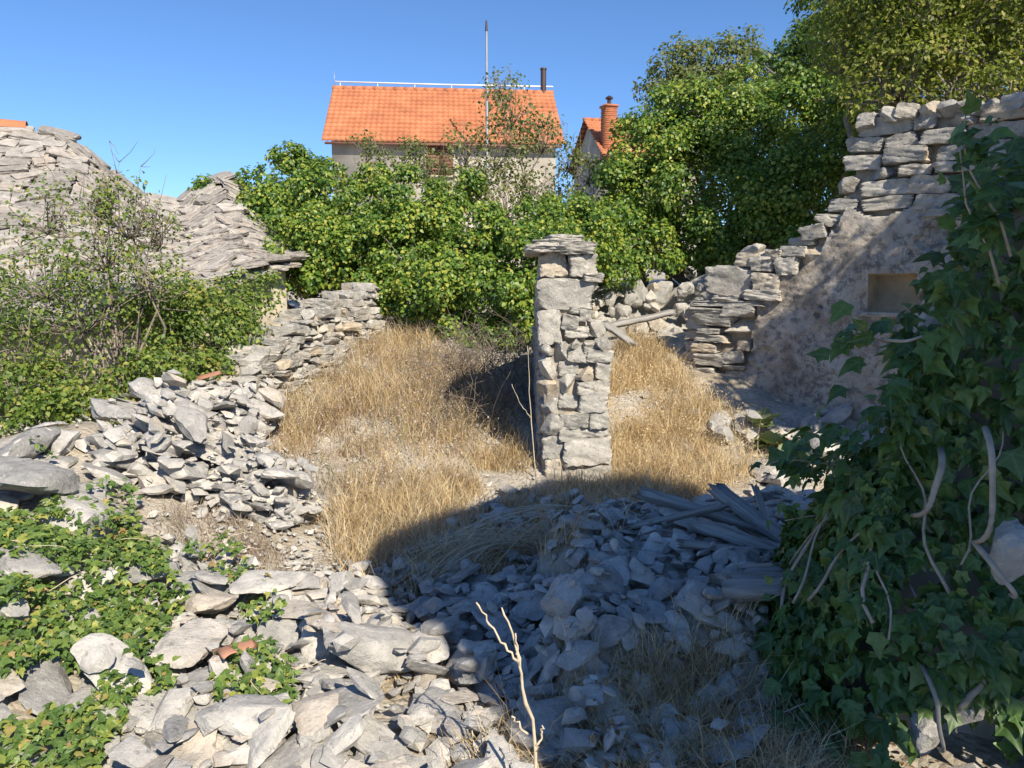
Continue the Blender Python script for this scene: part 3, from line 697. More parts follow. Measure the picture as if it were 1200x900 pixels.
for k, (P, Mb, h3, ff, vi) in enumerate(nsl):
    if k < 298:
        o = link('slab', SLAB_ME[vi], roof); o.matrix_parent_inverse = Matrix.Identity(4)
        o.matrix_basis = Matrix.Translation(P) @ Matrix(Mb.tolist()).to_4x4() @ Matrix.Diagonal((*h3, 1))
    else: rest_slabs.add((BOXES[vi][0] * np.array(h3)) @ Mb.T + P, BOXES[vi][1])
if rest_slabs.V: o = link('far_slabs', rest_slabs.mesh('far_slabs', M_SLAB, True, 38), roof); o.matrix_parent_inverse = Matrix.Identity(4); tag(o, kind='stuff')
# walls under the eave and the right end
wm = MB()
ws = np.linspace(0, .985, 24); ep = fE(ws); ins = np.array((-.08, .12, .0)); ep = ep + ins
for a, b in zip(ep[:-1], ep[1:]):
    nz_ = 8; zs = np.linspace(0, 1, nz_)
lo = ep.copy(); lo[:, 2] = hgt(lo[:, 0], lo[:, 1]) - .2
zz = np.linspace(0, 1, 14)[:, None, None]; G3 = lo[None] * (1 - zz) + ep[None] * zz
G3[..., 1] += .03 * wav(G3, 4, 3); i = np.arange(13)[:, None] * 24 + np.arange(23)[None]
wm.add(G3.reshape(-1, 3), Q=np.stack([i, i + 1, i + 25, i + 24], -1).reshape(-1, 4))
be = fR(np.linspace(0, 1, 2))[1] + np.array((-.2, -.1, -.15)); al = np.linspace(0, 1, 8)[:, None]; tp = ep[-1] * (1 - al) + be * al; tp[:, 2] -= .03; bt = tp.copy(); bt[:, 2] = .6
zz = np.linspace(0, 1, 10)[:, None, None]; G4 = bt[None] * (1 - zz) + tp[None] * zz; G4[..., 0] += .03 * wav(G4, 4, 5)
i = np.arange(9)[:, None] * 8 + np.arange(7)[None]; wm.add(G4.reshape(-1, 3), Q=np.stack([i, i + 1, i + 9, i + 8], -1).reshape(-1, 4))
child('wall', wm.mesh('wall', M_STUCCO2, True), hut)
# eave stones along the wall head
for k, s0 in enumerate(np.linspace(.25, .99, 13)):
    P = fE(s0) + np.array((-.02, .03, -.1 + rng.uniform(-.02, .02)))
    o = link('eave_stone', SLAB_ME[k % 16], hut); o.matrix_parent_inverse = Matrix.Translation(-Vector(hut.location))
    o.matrix_basis = Matrix.Translation(P) @ Matrix(rotm(rng.normal(0, .06), rng.normal(0, .06), .75 + rng.normal(0, .15)).tolist()).to_4x4() @ Matrix.Diagonal((rng.uniform(.12, .2), .13, rng.uniform(.025, .045), 1))
# clay ridge tiles on the high end
k0 = [np.array(p) for p in (fR(.0), fR(.30))]
for k in range(7):
    s0 = .02 + k * .042; a, b = fR(s0), fR(s0 + .046)
    if b[0] > at(80, 150, 10.7)[0]: break
    m = MB(); th = np.linspace(-1.5, 1.5, 9); d = norm(b - a); sd_ = norm(np.cross(d, up)); r0 = .13
    V = np.concatenate([a + up * -.02 + sd_ * (np.sin(th) * r0)[:, None] + up * (np.cos(th) * r0)[:, None], b + up * .0 + sd_ * (np.sin(th) * r0 * .85)[:, None] + up * (np.cos(th) * r0 * .85)[:, None]])
    m.add(V, Q=[(q, q + 1, q + 10, q + 9) for q in range(8)]); o = link('ridge_tile', m.mesh('ridge_tile', M_TILE, True), roof); o.matrix_parent_inverse = Matrix.Identity(4)
for o in [c for c in roof.children]: pass
roof.matrix_parent_inverse = Matrix.Translation(-Vector(hut.location))

# ------------------------------------------------------------------ low coursed drystone wall beside the hut
DP = np.array([(-1.70, 9.2), (-2.12, 8.2), (-2.42, 7.3), (-2.52, 6.75)]); DZ = np.array([1.64, 1.34, 1.0, .62]); dd_ = np.concatenate([[0], np.cumsum(np.linalg.norm(np.diff(DP, axis=0), axis=1))])
dwall = thing('drystone_wall', (-2.2, 8.0, .6), 'low pale drystone wall of small flat stones sloping down beside the hut', 'wall')
dcore = MB(); sv = np.linspace(0, dd_[-1], 26)
def dpt(s_): return np.array((np.interp(s_, dd_, DP[:, 0]), np.interp(s_, dd_, DP[:, 1])))
for a_, b_ in zip(sv[:-1], sv[1:]):
    p, q = dpt(a_), dpt(b_ - .004); tn_ = (q - p) / np.linalg.norm(q - p); nr = np.array((-tn_[1], tn_[0])); nr = nr if nr[0] > 0 else -nr
    zt = float(np.interp((a_ + b_) / 2, dd_, DZ)) - .07; V = []
    for z in (float(hgt(*p)) - .25, zt):
        for c_, o_ in ((p, .0), (q, .0), (q, -.32), (p, -.32)): V.append((*(c_ + nr * o_), z))
    dcore.add(np.array(V), Q=[(0, 3, 2, 1), (4, 5, 6, 7), (0, 1, 5, 4), (1, 2, 6, 5), (2, 3, 7, 6), (3, 0, 4, 7)])
child('core', dcore.mesh('core', M_CORE), dwall)
z = -.1
while z < 1.66:
    hh = float(rng.uniform(.05, .11)); sa = float(rng.uniform(-.1, 0))
    while sa < dd_[-1]:
        ww = float(rng.uniform(.09, .26)); sm_ = min(max(sa + ww / 2, 0), dd_[-1]); p = dpt(sm_); q = dpt(min(sm_ + .1, dd_[-1])) - dpt(max(sm_ - .1, 0)); an = math.atan2(q[1], q[0]); tn_ = q / np.linalg.norm(q); nr = np.array((-tn_[1], tn_[0])); nr = nr if nr[0] > 0 else -nr
        zt = float(np.interp(sm_, dd_, DZ)); g = float(hgt(*p)) - .12; tier = zt - z < .12
        if g < z + hh and z + hh * .5 < zt:
            for o_ in ((.0, -.2) if tier else (.0,)):
                c_ = p + nr * (o_ - .05 + rng.uniform(-.03, .035) + (zt - z) * .12); mes = BOX_ME if random.random() < .6 else BROCK_ME
                o = link('stone', mes[random.randrange(len(mes))], dwall); o.matrix_parent_inverse = Matrix.Translation(-Vector(dwall.location))
                o.matrix_basis = Matrix.Translation((c_[0], c_[1], z + hh / 2)) @ Matrix(rotm(rng.normal(0, .08), rng.normal(0, .08), an + rng.normal(0, .15)).tolist()).to_4x4() @ Matrix.Diagonal((ww * .54, rng.uniform(.09, .14), hh * .54, 1))
        sa += ww
    z += hh
# ------------------------------------------------------------------ standing wall stub (door jamb) in the middle
PD = 6.0
jamb = thing('door_jamb', (.5, 6.3, 0), 'freestanding broken wall end of rough limestone blocks capped with thin slabs', 'wall')
def put_block(parent, lo, hi, mes, jit=.03, k=None, rot=0):
    lo = np.asarray(lo, float); hi = np.asarray(hi, float); c = (lo + hi) / 2; h = (hi - lo) / 2
    h = h * (1.1 if mes is BROCK_ME else 1.0); o = link('stone', mes[random.randrange(len(mes)) if k is None else k], parent); o.matrix_parent_inverse = Matrix.Translation(-Vector(parent.location))
    o.matrix_basis = Matrix.Translation(c) @ Matrix(rotm(rng.normal(0, jit), rng.normal(0, jit), rot + rng.normal(0, jit)).tolist()).to_4x4() @ Matrix.Diagonal((*h, 1))
    return o
def jb(x0, y0, x1, y1, d0=-.02, d1=.32, mes=None, jit=.025):
    a = at(x0 - 1.2, y1 + 1, PD); b = at(x1 + 1.2, y0 - 1, PD)
    put_block(jamb, (a[0], PD + d0, a[2]), (b[0], PD + d1, b[2]), mes or BOX_ME, jit)
front = [(616, 288, 668, 296), (628, 283, 690, 291), (640, 277, 682, 285), (655, 286, 697, 299), (634, 297, 666, 326), (667, 299, 699, 324), (682, 321, 706, 330),
         (631, 326, 695, 363), (631, 364, 660, 404), (661, 370, 678, 384), (678, 364, 692, 376), (662, 384, 690, 396), (690, 376, 712, 394), (668, 358, 694, 366),
         (699, 396, 718, 410), (632, 406, 650, 420), (648, 402, 668, 424), (668, 398, 684, 410), (684, 400, 702, 414), (666, 412, 690, 430), (690, 412, 718, 424), (632, 420, 656, 444), (656, 424, 678, 440), (676, 430, 700, 448), (698, 424, 716, 446),
         (632, 446, 654, 468), (653, 440, 676, 462), (676, 448, 696, 462), (694, 448, 716, 466), (634, 468, 658, 488), (656, 464, 680, 480), (678, 460, 712, 484), (658, 484, 690, 502), (690, 484, 714, 504),
         (636, 490, 660, 512), (660, 500, 682, 518), (680, 500, 712, 514), (638, 514, 668, 540), (666, 516, 716, 548), (638, 538, 672, 566), (672, 546, 716, 572), (640, 566, 690, 592)]
for f in front:
    small = (f[2] - f[0]) < 27
    o = jb(*f, d0=(-.10 if f[1] < 295 else rng.uniform(-.04, .035)), d1=(.5 if f[1] < 300 else .3), mes=(BROCK_ME if small and random.random() < .5 else BOX_ME), jit=(.1 if small else .03))
# body of the wall behind the broken end: courses on both faces, running back and stepping down
cm = MB()
def wtop(y): return np.interp(y, [5.9, 6.1, 6.6, 7.0, 7.6, 8.2], [1.9, 1.85, 1.75, 1.6, 1.35, 1.05])
for ya in np.arange(6.06, 8.2, .1):
    zt = float(wtop(ya)) - .06; g = float(hgt(.5, ya)) - .1; xr = .62 + .1 * (zt < 1.3)
    cm.box((.265, ya, g), (.60 + .12, ya + .097, min(zt, 1.15)), None); 
    if zt > 1.16: cm.box((.268, ya + .003, 1.152), (.60, ya + .095, zt), None)
child('core', cm.mesh('core', M_CORE), jamb)
z = -.1; course = 0
while z < 1.85:
    hh = rng.uniform(.1, .2); ya = 6.28
    while ya < 8.2:
        ww = rng.uniform(.16, .36); ym = ya + ww / 2; g = float(hgt(.4, ym)) - .1
        if g < z + hh and z + hh < wtop(ym):
            put_block(jamb, (.225, ya + .006, z + .005), (.40, ya + ww - .006, z + hh - .004), BOX_ME, .03)
            xr = .66 if z > 1.1 else .78
            put_block(jamb, (xr - .16, ya + .006, z + .005), (xr, ya + ww - .006, z + hh - .004), BOX_ME, .03)
        ya += ww
    z += hh
for ya in np.arange(6.5, 8.2, .27):
    zt = float(wtop(ya + .12)) - .05
    put_block(jamb, (.24, ya, zt), (.62, ya + .27, zt + .09), BOX_ME, .08)

# ------------------------------------------------------------------ plastered ruin wall on the right with a niche
WA = np.array((1.98, 8.35)); WB = np.array((4.75, 6.0)); WU = (WB - WA) / np.linalg.norm(WB - WA); WL = np.linalg.norm(WB - WA)
WN = np.array((WU[1], -WU[0])); WN = WN if WN @ np.array((-1, -1)) > 0 else -WN       # towards the viewer
def wall_uv(px, py):
    """intersect the sight line with the wall plane"""
    a = (px - 600) / FPX; b = (450 - py) / FPX; dx, dy, dz = a, cp + b * sp_, b * cp - sp_
    k = (WA @ WN) / (dx * WN[0] + dy * WN[1]); return (np.array((dx, dy)) * k - WA) @ WU, EYE + k * dz
def wp(u, v, wout=0.):
    if np.ndim(u):
        u = np.ravel(u); wo = np.broadcast_to(np.ravel(wout), u.shape); q = WA[:, None] + WU[:, None] * u + WN[:, None] * wo
        return np.column_stack([q.T, np.ravel(v)])
    q = WA + WU * u + WN * wout
    return np.array((q[0], q[1], v))
TOPPX = [(800, 372), (828, 370), (829, 318), (860, 312), (862, 298), (895, 300), (925, 302), (935, 282), (955, 268), (978, 250), (985, 232), (1000, 190), (1004, 172), (1012, 150), (1026, 138), (1080, 132), (1150, 128), (1300, 110)]
tu = [wall_uv(*p) for p in TOPPX]; TU = np.array([q[0] for q in tu]); TV = np.array([q[1] for q in tu]); TU = np.maximum.accumulate(TU + np.arange(len(TU)) * 1e-4)
def wall_top(u): return np.interp(u, TU, TV)
PLPX = [(862, 500), (868, 440), (880, 400), (885, 345), (905, 325), (935, 318), (958, 296), (985, 250), (1010, 246), (1060, 240), (1110, 255), (1400, 240), (1400, 700), (862, 560)]
PLUV = [wall_uv(*p) for p in PLPX]
NI = [wall_uv(*p) for p in ((1019, 322), (1072, 322), (1072, 366), (1019, 366))]
nu0, nu1 = (NI[0][0] + NI[3][0]) / 2, (NI[1][0] + NI[2][0]) / 2; nv1, nv0 = (NI[0][1] + NI[1][1]) / 2, (NI[2][1] + NI[3][1]) / 2
ruin = thing('ruin_wall', (3.3, 7.2, .5), 'tall ruined stone wall with flaking plaster and a square niche', 'wall')
du = .02; us = np.arange(.02, WL, du); vs = np.arange(.1, 3.2, du); UU, VV = np.meshgrid(us, vs)
wob = np.column_stack([UU.ravel(), VV.ravel(), np.zeros(UU.size)])
edge = (wav(wob, 9, 2) * .05 + wav(wob, 25, 8) * .025).reshape(UU.shape)
pl = inpoly(UU + edge, VV + edge, PLUV); nic = (UU > nu0) & (UU < nu1) & (VV > nv0) & (VV < nv1)
below = VV < wall_top(UU) - .05
relief = (wav(wob, 3, 0) * .022 + wav(wob, 11, 6) * .011 + wav(wob, 31, 14) * .007 + wav(wob, 70, 25) * .004).reshape(UU.shape)
gone = (wav(wob, 6.5, 20) + .5 * wav(wob, 19, 26)).reshape(UU.shape)
off = np.where(pl, relief - np.where(gone < -1.2, .04, 0), -.11 + relief); off = np.where(nic, -.26 + relief * .3, off)
VW = wp(UU, VV, off.ravel()); nU, nV = len(us), len(vs)
i = (np.arange(nV - 1)[:, None] * nU + np.arange(nU - 1)[None]); Qw = np.stack([i, i + 1, i + nU + 1, i + nU], -1)
keep = below[:-1, :-1]; isn = nic[:-1, :-1] | nic[1:, 1:] | nic[1:, :-1] | nic[:-1, 1:]; isp = pl[:-1, :-1] & ~isn
def sub(mask, nm, mat):
    q = Qw[mask].reshape(-1, 4); used, inv = np.unique(q, return_inverse=True)
    return child(nm, mesh_np(nm, VW[used], inv.reshape(-1, 4), mat, True), ruin)
sub(keep & isp, 'plaster', M_PLASTER); sub(keep & isn, 'niche', M_NICHE); sub(keep & ~isp & ~isn, 'core', M_CORE)
# back of the wall, so that it has thickness
bm_ = MB()
for ua in np.arange(.03, WL, .1):
    zt = float(wall_top(ua + .05)) - .1; a = wp(ua, 0., -.30); b = wp(ua + .099, 0., -.30); c_ = wp(ua + .099, 0., -.55); d_ = wp(ua, 0., -.55)
    V = np.array([a, b, c_, d_] * 2); V[:4, 2] = .1; V[4:, 2] = zt
    bm_.add(V, Q=[(0, 3, 2, 1), (4, 5, 6, 7), (0, 1, 5, 4), (1, 2, 6, 5), (2, 3, 7, 6), (3, 0, 4, 7)])
child('backing', bm_.mesh('backing', M_CORE), ruin)
Wrot = math.atan2(WU[1], WU[0])
def wstone(u0, u1, v0, v1, d0, d1, mes=BOX_ME, jit=.04):
    c = wp((u0 + u1) / 2, (v0 + v1) / 2, (d0 + d1) / 2); h = ((u1 - u0) / 2, (d1 - d0) / 2, (v1 - v0) / 2)
    h = [q * 1.12 for q in h] if mes is BROCK_ME else h
    o = link('stone', mes[random.randrange(len(mes))], ruin); o.matrix_parent_inverse = Matrix.Translation(-Vector(ruin.location))
    o.matrix_basis = Matrix.Translation(c) @ Matrix(rotm(rng.normal(0, jit), rng.normal(0, jit), Wrot + rng.normal(0, jit)).tolist()).to_4x4() @ Matrix.Diagonal((*h, 1))
# the big squared block and its neighbours, from the photograph
def wrect(x0, y0, x1, y1, d1=.05, jit=.03):
    u0, v1 = wall_uv(x0, y0); u1, v0 = wall_uv(x1, y1); _, v1b = wall_uv(x1, y0); wstone(u0, u1, v0, (v1 + v1b) / 2, -.42, d1, BOX_ME, jit)
named = [(828, 311, 882, 348), (861, 296, 894, 313), (884, 318, 914, 340), (882, 300, 908, 318), (908, 302, 934, 324), (812, 352, 900, 360), (838, 346, 868, 354), (811, 360, 862, 368), (813, 369, 858, 384), (816, 384, 845, 392), (816, 392, 852, 402), (812, 402, 840, 414), (814, 414, 850, 430), (806, 430, 836, 444), (846, 356, 884, 372), (870, 340, 912, 354)]
NUV = []
for r_ in named:
    wrect(*r_); a = wall_uv(r_[0], r_[1]); b = wall_uv(r_[2], r_[3]); NUV.append((a[0], b[0], b[1], a[1]))
v = .25
while v < 3.1:
    hh = float(random.choice((.06, .075, .1, .14, .2)) * rng.uniform(.9, 1.2)); u = float(rng.uniform(-.05, .05))
    while u < WL:
        ww = float(rng.uniform(.14, .4)) * (1.2 if hh > .12 else 1); uc, vc = u + ww / 2, v + hh / 2
        ok = v + hh * .55 < wall_top(uc) and not inpoly(np.array([uc]), np.array([vc]), PLUV)[0] and not any(a - .05 < uc < b + .05 and c2 - .02 < vc < d2 + .02 for a, b, c2, d2 in NUV)
        if ok and project(*wp(uc, vc))[0] < 1240: wstone(u + .006, u + ww - .006, v + .004, v + hh - .004, -.3, float(rng.uniform(-.03, .05)), BOX_ME if random.random() < .86 else BROCK_ME, .05)
        u += ww
    v += hh
# capping rubble along the broken stair-step top
for ua in np.arange(.55, WL - .3, .16):
    if project(*wp(ua, 2.))[0] > 1240: break
    for dd in (-.08, -.33):
        vt = float(wall_top(ua + .08)); hh = float(rng.uniform(.05, .1)); wstone(ua, ua + rng.uniform(.16, .26), vt - .05, vt + hh, dd - .16, dd + .13, BOX_ME if random.random() < .5 else BROCK_ME, .12)
# lintel and sill of the niche
wstone(nu0 - .06, nu1 + .08, nv0 - .05, nv0 - .002, -.2, .02, BOX_ME, .01)
# return of the wall end (reveal), stones facing left
z = .3
while z < float(wall_top(.1)):
    hh = float(rng.uniform(.07, .13))
    for d0 in (-.5, -.28):
        a = wp(-.06, z, d0); put = wstone(-.08 + rng.uniform(-.03, .02), .2, z, z + hh - .005, d0, d0 + .24, BOX_ME, .06)
    z += hh

# low back wall / earth bank between jamb and ruin wall
bank = thing('rear_wall', (1.6, 9.9, .8), 'low crumbling back wall of pale rock and earth below the ivy', 'wall')
uu, vv = np.meshgrid(np.linspace(0, 1, 50), np.linspace(0, 1, 26)); a0, a1 = at(690, 400, 9.6), at(850, 400, 9.9)
bx = a0[0] + (a1[0] + .3 - a0[0]) * uu; by = 9.55 + .25 * uu + .45 * vv; top_z = 1.45 + .2 * ss(.1, .5, uu) + .12 * np.sin(uu * 9)
bz = .5 + (top_z - .5) * vv; BP = np.stack([bx, by, bz], -1).reshape(-1, 3)
BP[:, 1] += wav(BP, 3.5, 4) * .12 + np.abs(wav(BP, 7, 9)) * .12 + np.abs(wav(BP, 17, 13)) * .05; BP[:, 2] += wav(BP, 4, 11) * .03
i = np.arange(25)[:, None] * 50 + np.arange(49)[None]
child('rock_face', mesh_np('rock_face', BP, np.stack([i, i + 1, i + 51, i + 50], -1).reshape(-1, 4), M_WALL, True), bank)
for k in range(64):
    u0 = rng.uniform(0, 1); P = np.array((a0[0] + (a1[0] + .3 - a0[0]) * u0, 9.45 + .25 * u0 + rng.uniform(-.1, .3), rng.uniform(.75, 1.6)))
    s = rng.uniform(.07, .2); P[1] = 9.5 + .25 * u0 + .45 * (P[2] - .5) / 1.2
    s *= .7; o = link('stone', BROCK_ME[k % NR], bank); o.matrix_parent_inverse = Matrix.Translation(-Vector(bank.location)); o.matrix_basis = Matrix.Translation(P) @ Matrix(rotm(rng.uniform(0, 6), rng.uniform(0, 6), 0).tolist()).to_4x4() @ Matrix.Diagonal((s, s, s, 1))

# ------------------------------------------------------------------ fallen timber
def beam(name, p0, p1, r, label, n=13, wob=.012, rough=.3, flat=1., taper=.8, knots=0, group=None):
    p0 = np.asarray(p0, float); p1 = np.asarray(p1, float); dirv = p1 - p0; Ln = np.linalg.norm(dirv)
    k = max(6, int(Ln / .06)); t_ = np.linspace(0, 1, k); pts = np.zeros((k, 3)); pts[:, 0] = t_ * Ln
    pts[:, 1:] += np.cumsum(rng.normal(0, wob * .5, (k, 2)), axis=0) * .5
    m = MB(); rad = r * np.linspace(1, taper, k) * (1 + .06 * np.sin(t_ * 23))
    prof = 1 + rng.uniform(-rough, rough, n)
    th = np.arange(n) * 2 * math.pi / n
    V = np.stack([np.repeat(pts[:, 0:1], n, 1) + rng.normal(0, .004, (k, n)), pts[:, 1:2] + rad[:, None] * prof * np.cos(th) * (1 + rng.normal(0, .04, (k, n))), pts[:, 2:3] + rad[:, None] * prof * np.sin(th) * flat * (1 + rng.normal(0, .04, (k, n)))], -1)
    V[0, :, 0] += rng.uniform(-.05, .03, n); V[-1, :, 0] += rng.uniform(-.03, .07, n)
    i = np.arange(k - 1)[:, None] * n; j = np.arange(n)[None]; j2 = (j + 1) % n
    Qb = np.stack([i + j, i + j2, i + n + j2, i + n + j], -1).reshape(-1, 4); c0 = k * n
    T = [(c0, (q + 1) % n, q) for q in range(n)] + [(c0 + 1, (k - 1) * n + q, (k - 1) * n + (q + 1) % n) for q in range(n)]
    m.add(np.concatenate([V.reshape(-1, 3), [pts[0] + (.03, 0, 0), pts[-1]]]), T=T, Q=Qb)
    if Ln < 1.6 and p0[1] < 5:
        tt = np.linspace(.05, .95, 15)[:, None]; q = p0 * (1 - tt) + p1 * tt
        need = [float(np.mean(HM[rest(a[0], a[1], .03)])) - a[2] + r * flat * .6 for a in q]; p0 = p0 + np.array((0, 0, np.percentile(need, 90)))
    o = link(name, m.mesh(name, M_WOOD, False)); o.location = p0; o.rotation_euler = Vector(dirv).to_track_quat('X', 'Z').to_euler()
    return tag(o, label, 'timber', group)
beam('fallen_beam', at(752, 553, 4.25), at(915, 600, 3.75), .042, 'long grey fallen pole leaning over the rubble heap toward the dry grass', wob=.02)
beam('fallen_beam', at(840, 560, 4.1), at(950, 640, 3.5), .05, 'grey split beam sloping down beside the long pole', wob=.015, flat=.7)
beam('fallen_beam', at(820, 612, 3.75), at(945, 655, 3.35), .052, 'grey cracked beam lying low across the middle of the heap', flat=.75)
beam('fallen_beam', at(800, 640, 3.5), at(885, 650, 3.4), .026, 'short grey stick lying on stones beneath the cracked beam', flat=.8)
beam('fallen_beam', at(740, 612, 3.8), at(845, 588, 3.9), .02, 'thin grey branch crossing the stones at the back of the heap')
beam('fallen_beam', at(850, 692, 2.95), at(1010, 690, 3.0), .095, 'thick rotten beam end jutting from under the ivy over the rubble', n=14, rough=.25, flat=.55, taper=.95)
beam('fallen_beam', at(872, 672, 3.12), at(1000, 668, 3.15), .05, 'splintered plank lying on top of the thick rotten beam', n=10, flat=.35)
beam('fallen_beam', at(930, 590, 3.85), at(1040, 650, 3.4), .04, 'grey plank sliding under the hanging ivy leaves', flat=.5)
beam('fallen_beam', at(886, 560, 4.0), at(905, 625, 3.7), .022, 'upright splinter of grey wood among the fallen beams')
beam('fallen_beam', at(708, 378, 8.9), at(742, 402, 8.5), .07, 'old brown roof timber leaning below the crumbling back wall', flat=.6)
beam('fallen_beam', at(705, 385, 9.0), at(790, 365, 9.1), .05, 'grey roof pole lying along the crumbling back wall')

# ------------------------------------------------------------------ bushes and trees
CB = at(400, 330, 11.3)
bush('ivy_bush', (CB[0], CB[1], hgt(CB[0], CB[1])), [L(262, 255, 11.6, .5), L(310, 255, 11.2, .6), L(338, 222, 11.6, .55), L(345, 192, 12.0, .3), L(415, 255, 11.3, .75), L(478, 265, 11.0, .72), L(400, 310, 10.6, .75), L(470, 312, 10.4, .7), L(365, 290, 10.8, .6), L(525, 240, 11.8, .5), L(380, 212, 12.2, .35), L(440, 215, 11.8, .3), L(345, 330, 10.4, .4), L(450, 352, 10.0, .36), L(490, 362, 9.7, .32)],
     50000, M_IVYBUSH, 'wide rounded bright green ivy bush next to the slab roofed hut', 'bush', (.036, .066), BROAD, .36, 17, fill=.22)
CB = at(600, 380, 9.6)
bush('ivy_bush', (CB[0], CB[1], hgt(CB[0], CB[1])), [L(560, 305, 9.9, .6), L(615, 280, 10.2, .6), L(665, 265, 10.6, .5), L(640, 325, 9.4, .6), L(590, 350, 9.3, .55), L(540, 345, 9.4, .5), L(500, 335, 9.6, .42), L(455, 338, 9.7, .32), L(605, 390, 9.0, .4), L(545, 390, 9.2, .3), L(690, 285, 9.9, .5), L(715, 320, 9.9, .35), L(515, 375, 9.4, .3)],
     34000, M_IVYBUSH, 'leafy ivy thicket climbing directly behind the freestanding jamb', 'bush', (.035, .062), BROAD, .36, 17, fill=.22)
CB = at(830, 330, 11.6)
bush('ivy_tree', (CB[0], CB[1], hgt(CB[0], CB[1])), [L(778, 190, 11.6, .72), L(718, 240, 11.4, .48), L(742, 255, 11.0, .7), L(745, 300, 10.6, .55), L(705, 275, 10.8, .4), L(810, 165, 11.9, .85), L(820, 235, 11.2, .9), L(880, 190, 11.5, .85), L(890, 265, 10.6, .7), L(940, 150, 11.5, .75), L(950, 215, 10.6, .8), L(1000, 125, 11.4, .7), L(990, 180, 10.4, .6), L(840, 290, 10.8, .6), L(930, 270, 10.2, .5), L(790, 295, 10.9, .5), L(975, 235, 10, .45), L(870, 125, 12, .5)],
     72000, M_IVYBUSH, 'large ivy clad tree with dense glossy leaves above the plastered ruin wall', 'tree', (.036, .066), BROAD, .36, 17, trunk=.09, fill=.22)
CB = at(825, 300, 17)
bush('oak_tree', (CB[0], CB[1], hgt(CB[0], CB[1])), [L(785, 95, 17, .6), L(825, 82, 17, .7), L(868, 82, 17, .6), L(815, 120, 16.5, .9), L(870, 120, 16.5, .8)],
     9000, M_SAPL, 'airy olive green treetop rising behind the large ivy clad tree', 'tree', (.06, .11), DIAMOND, .4, 30, twigs=.8, trunk=.09)
CB = at(990, 300, 14)
bush('dark_tree', (CB[0], CB[1], hgt(CB[0], CB[1])), [L(925, 90, 14, .5), L(950, 70, 14, .55), L(985, 70, 14, .8), L(1010, 20, 14, .9), L(1060, 40, 14, 1.2), L(1110, -20, 14, 1.3)],
     16000, M_TREE, 'dark dense evergreen tree standing behind the ivy clad tree', 'tree', (.06, .1), BROAD, .36, 28, trunk=.1, fill=.22)
CB = at(1130, 330, 8.6)
bush('almond_tree', (CB[0], CB[1], hgt(CB[0], CB[1])), [L(1005, 65, 9.0, .5), L(1040, 15, 9.0, .75), L(1080, 70, 8.4, .7), L(1050, 105, 8.2, .5), L(1120, 30, 8.4, .8), L(1170, 75, 7.8, .55), L(1200, 10, 8.0, .8), L(1115, 112, 7.6, .34), L(1180, 122, 7.2, .36), L(1280, 40, 7.6, .9), L(1100, -60, 8.5, .9), L(1290, 120, 7, .7), L(1060, 60, 9.2, .8), L(1140, 70, 8.8, .8)],
     42000, M_LOOSE, 'loose yellowish green tree with pale twigs overhanging the ruin wall', 'tree', (.035, .065), DIAMOND, .42, 44, twigs=.9, trunk=.07, outer=.3)
# shrubs on the left
CB = at(120, 500, 6.6)
bush('wild_shrub', (CB[0], CB[1], hgt(CB[0], CB[1])), [L(55, 330, 6.7, .42), L(125, 300, 6.8, .36, 1.3), L(55, 255, 6.9, .26, 1.4), L(150, 260, 6.9, .28, 1.4), L(100, 370, 6.6, .45), L(175, 330, 6.9, .33), L(30, 420, 6.4, .42), L(-40, 380, 6.5, .5), L(185, 275, 7.1, .2, 1.3), L(115, 235, 6.9, .17, 1.6)],
     6500, M_SHRUB, 'tall straggly shrub with small leaves in front of the slab roof', 'shrub', (.028, .05), DIAMOND, .45, 44, twigs=.7, trunk=.016, outer=.2)
CB = at(250, 470, 7.3)
bush('wild_shrub', (CB[0], CB[1], hgt(CB[0], CB[1])), [L(250, 370, 7.8, .42), L(285, 355, 8.2, .33), L(215, 400, 7.4, .4), L(275, 410, 7.6, .36), L(195, 370, 7.5, .35), L(235, 440, 7.0, .25)],
     8500, M_SHRUB, 'rounded light green shrub against the hut wall above the collapsed stones', 'shrub', (.035, .06), DIAMOND, .4, 30, twigs=.5, trunk=.02)
CB = at(90, 530, 5.8)
bush('wild_shrub', (CB[0], CB[1], hgt(CB[0], CB[1])), [L(30, 470, 5.9, .34), L(95, 470, 6.0, .36), L(150, 470, 6.3, .33), L(180, 440, 6.5, .28), L(60, 510, 5.5, .26), L(-40, 480, 5.6, .4), L(125, 505, 5.8, .24)],
     7500, M_SHRUB, 'low tangled green shrub growing along the ivy bank', 'shrub', (.03, .055), DIAMOND, .42, 30, twigs=.6, trunk=.015)
# sapling in front of the tiled house
CB = at(595, 330, 13)
bush('sapling', (CB[0], CB[1], hgt(CB[0], CB[1])), [L(590, 250, 13, .6, 1.1), L(580, 190, 13, .55, 1.3), L(600, 140, 13.2, .5, 1.3), L(545, 185, 13, .4, 1.2), L(635, 170, 13, .42, 1.2), L(640, 230, 12.6, .5), L(545, 230, 12.6, .5), L(500, 205, 12.8, .35, 1.2), L(585, 105, 13.3, .22, 1.5)],
     4300, M_SAPL, 'thin sparse sapling with small olive leaves in front of the orange roof', 'sapling', (.05, .085), DIAMOND, .45, 34, twigs=1., trunk=.022, outer=.2)
CB = at(470, 300, 12.6)
bush('wild_shrub', (CB[0], CB[1], hgt(CB[0], CB[1])), [L(470, 195, 12.9, .35, 1.2), L(450, 205, 12.9, .3, 1.3), L(430, 180, 13, .25, 1.3), L(690, 205, 12.5, .3), L(665, 190, 12.5, .25, 1.3)],
     1500, M_SAPL, 'sparse twiggy shrub poking above the wide ivy bush', 'shrub', (.05, .08), DIAMOND, .45, 20, twigs=1., trunk=.018, outer=.2)
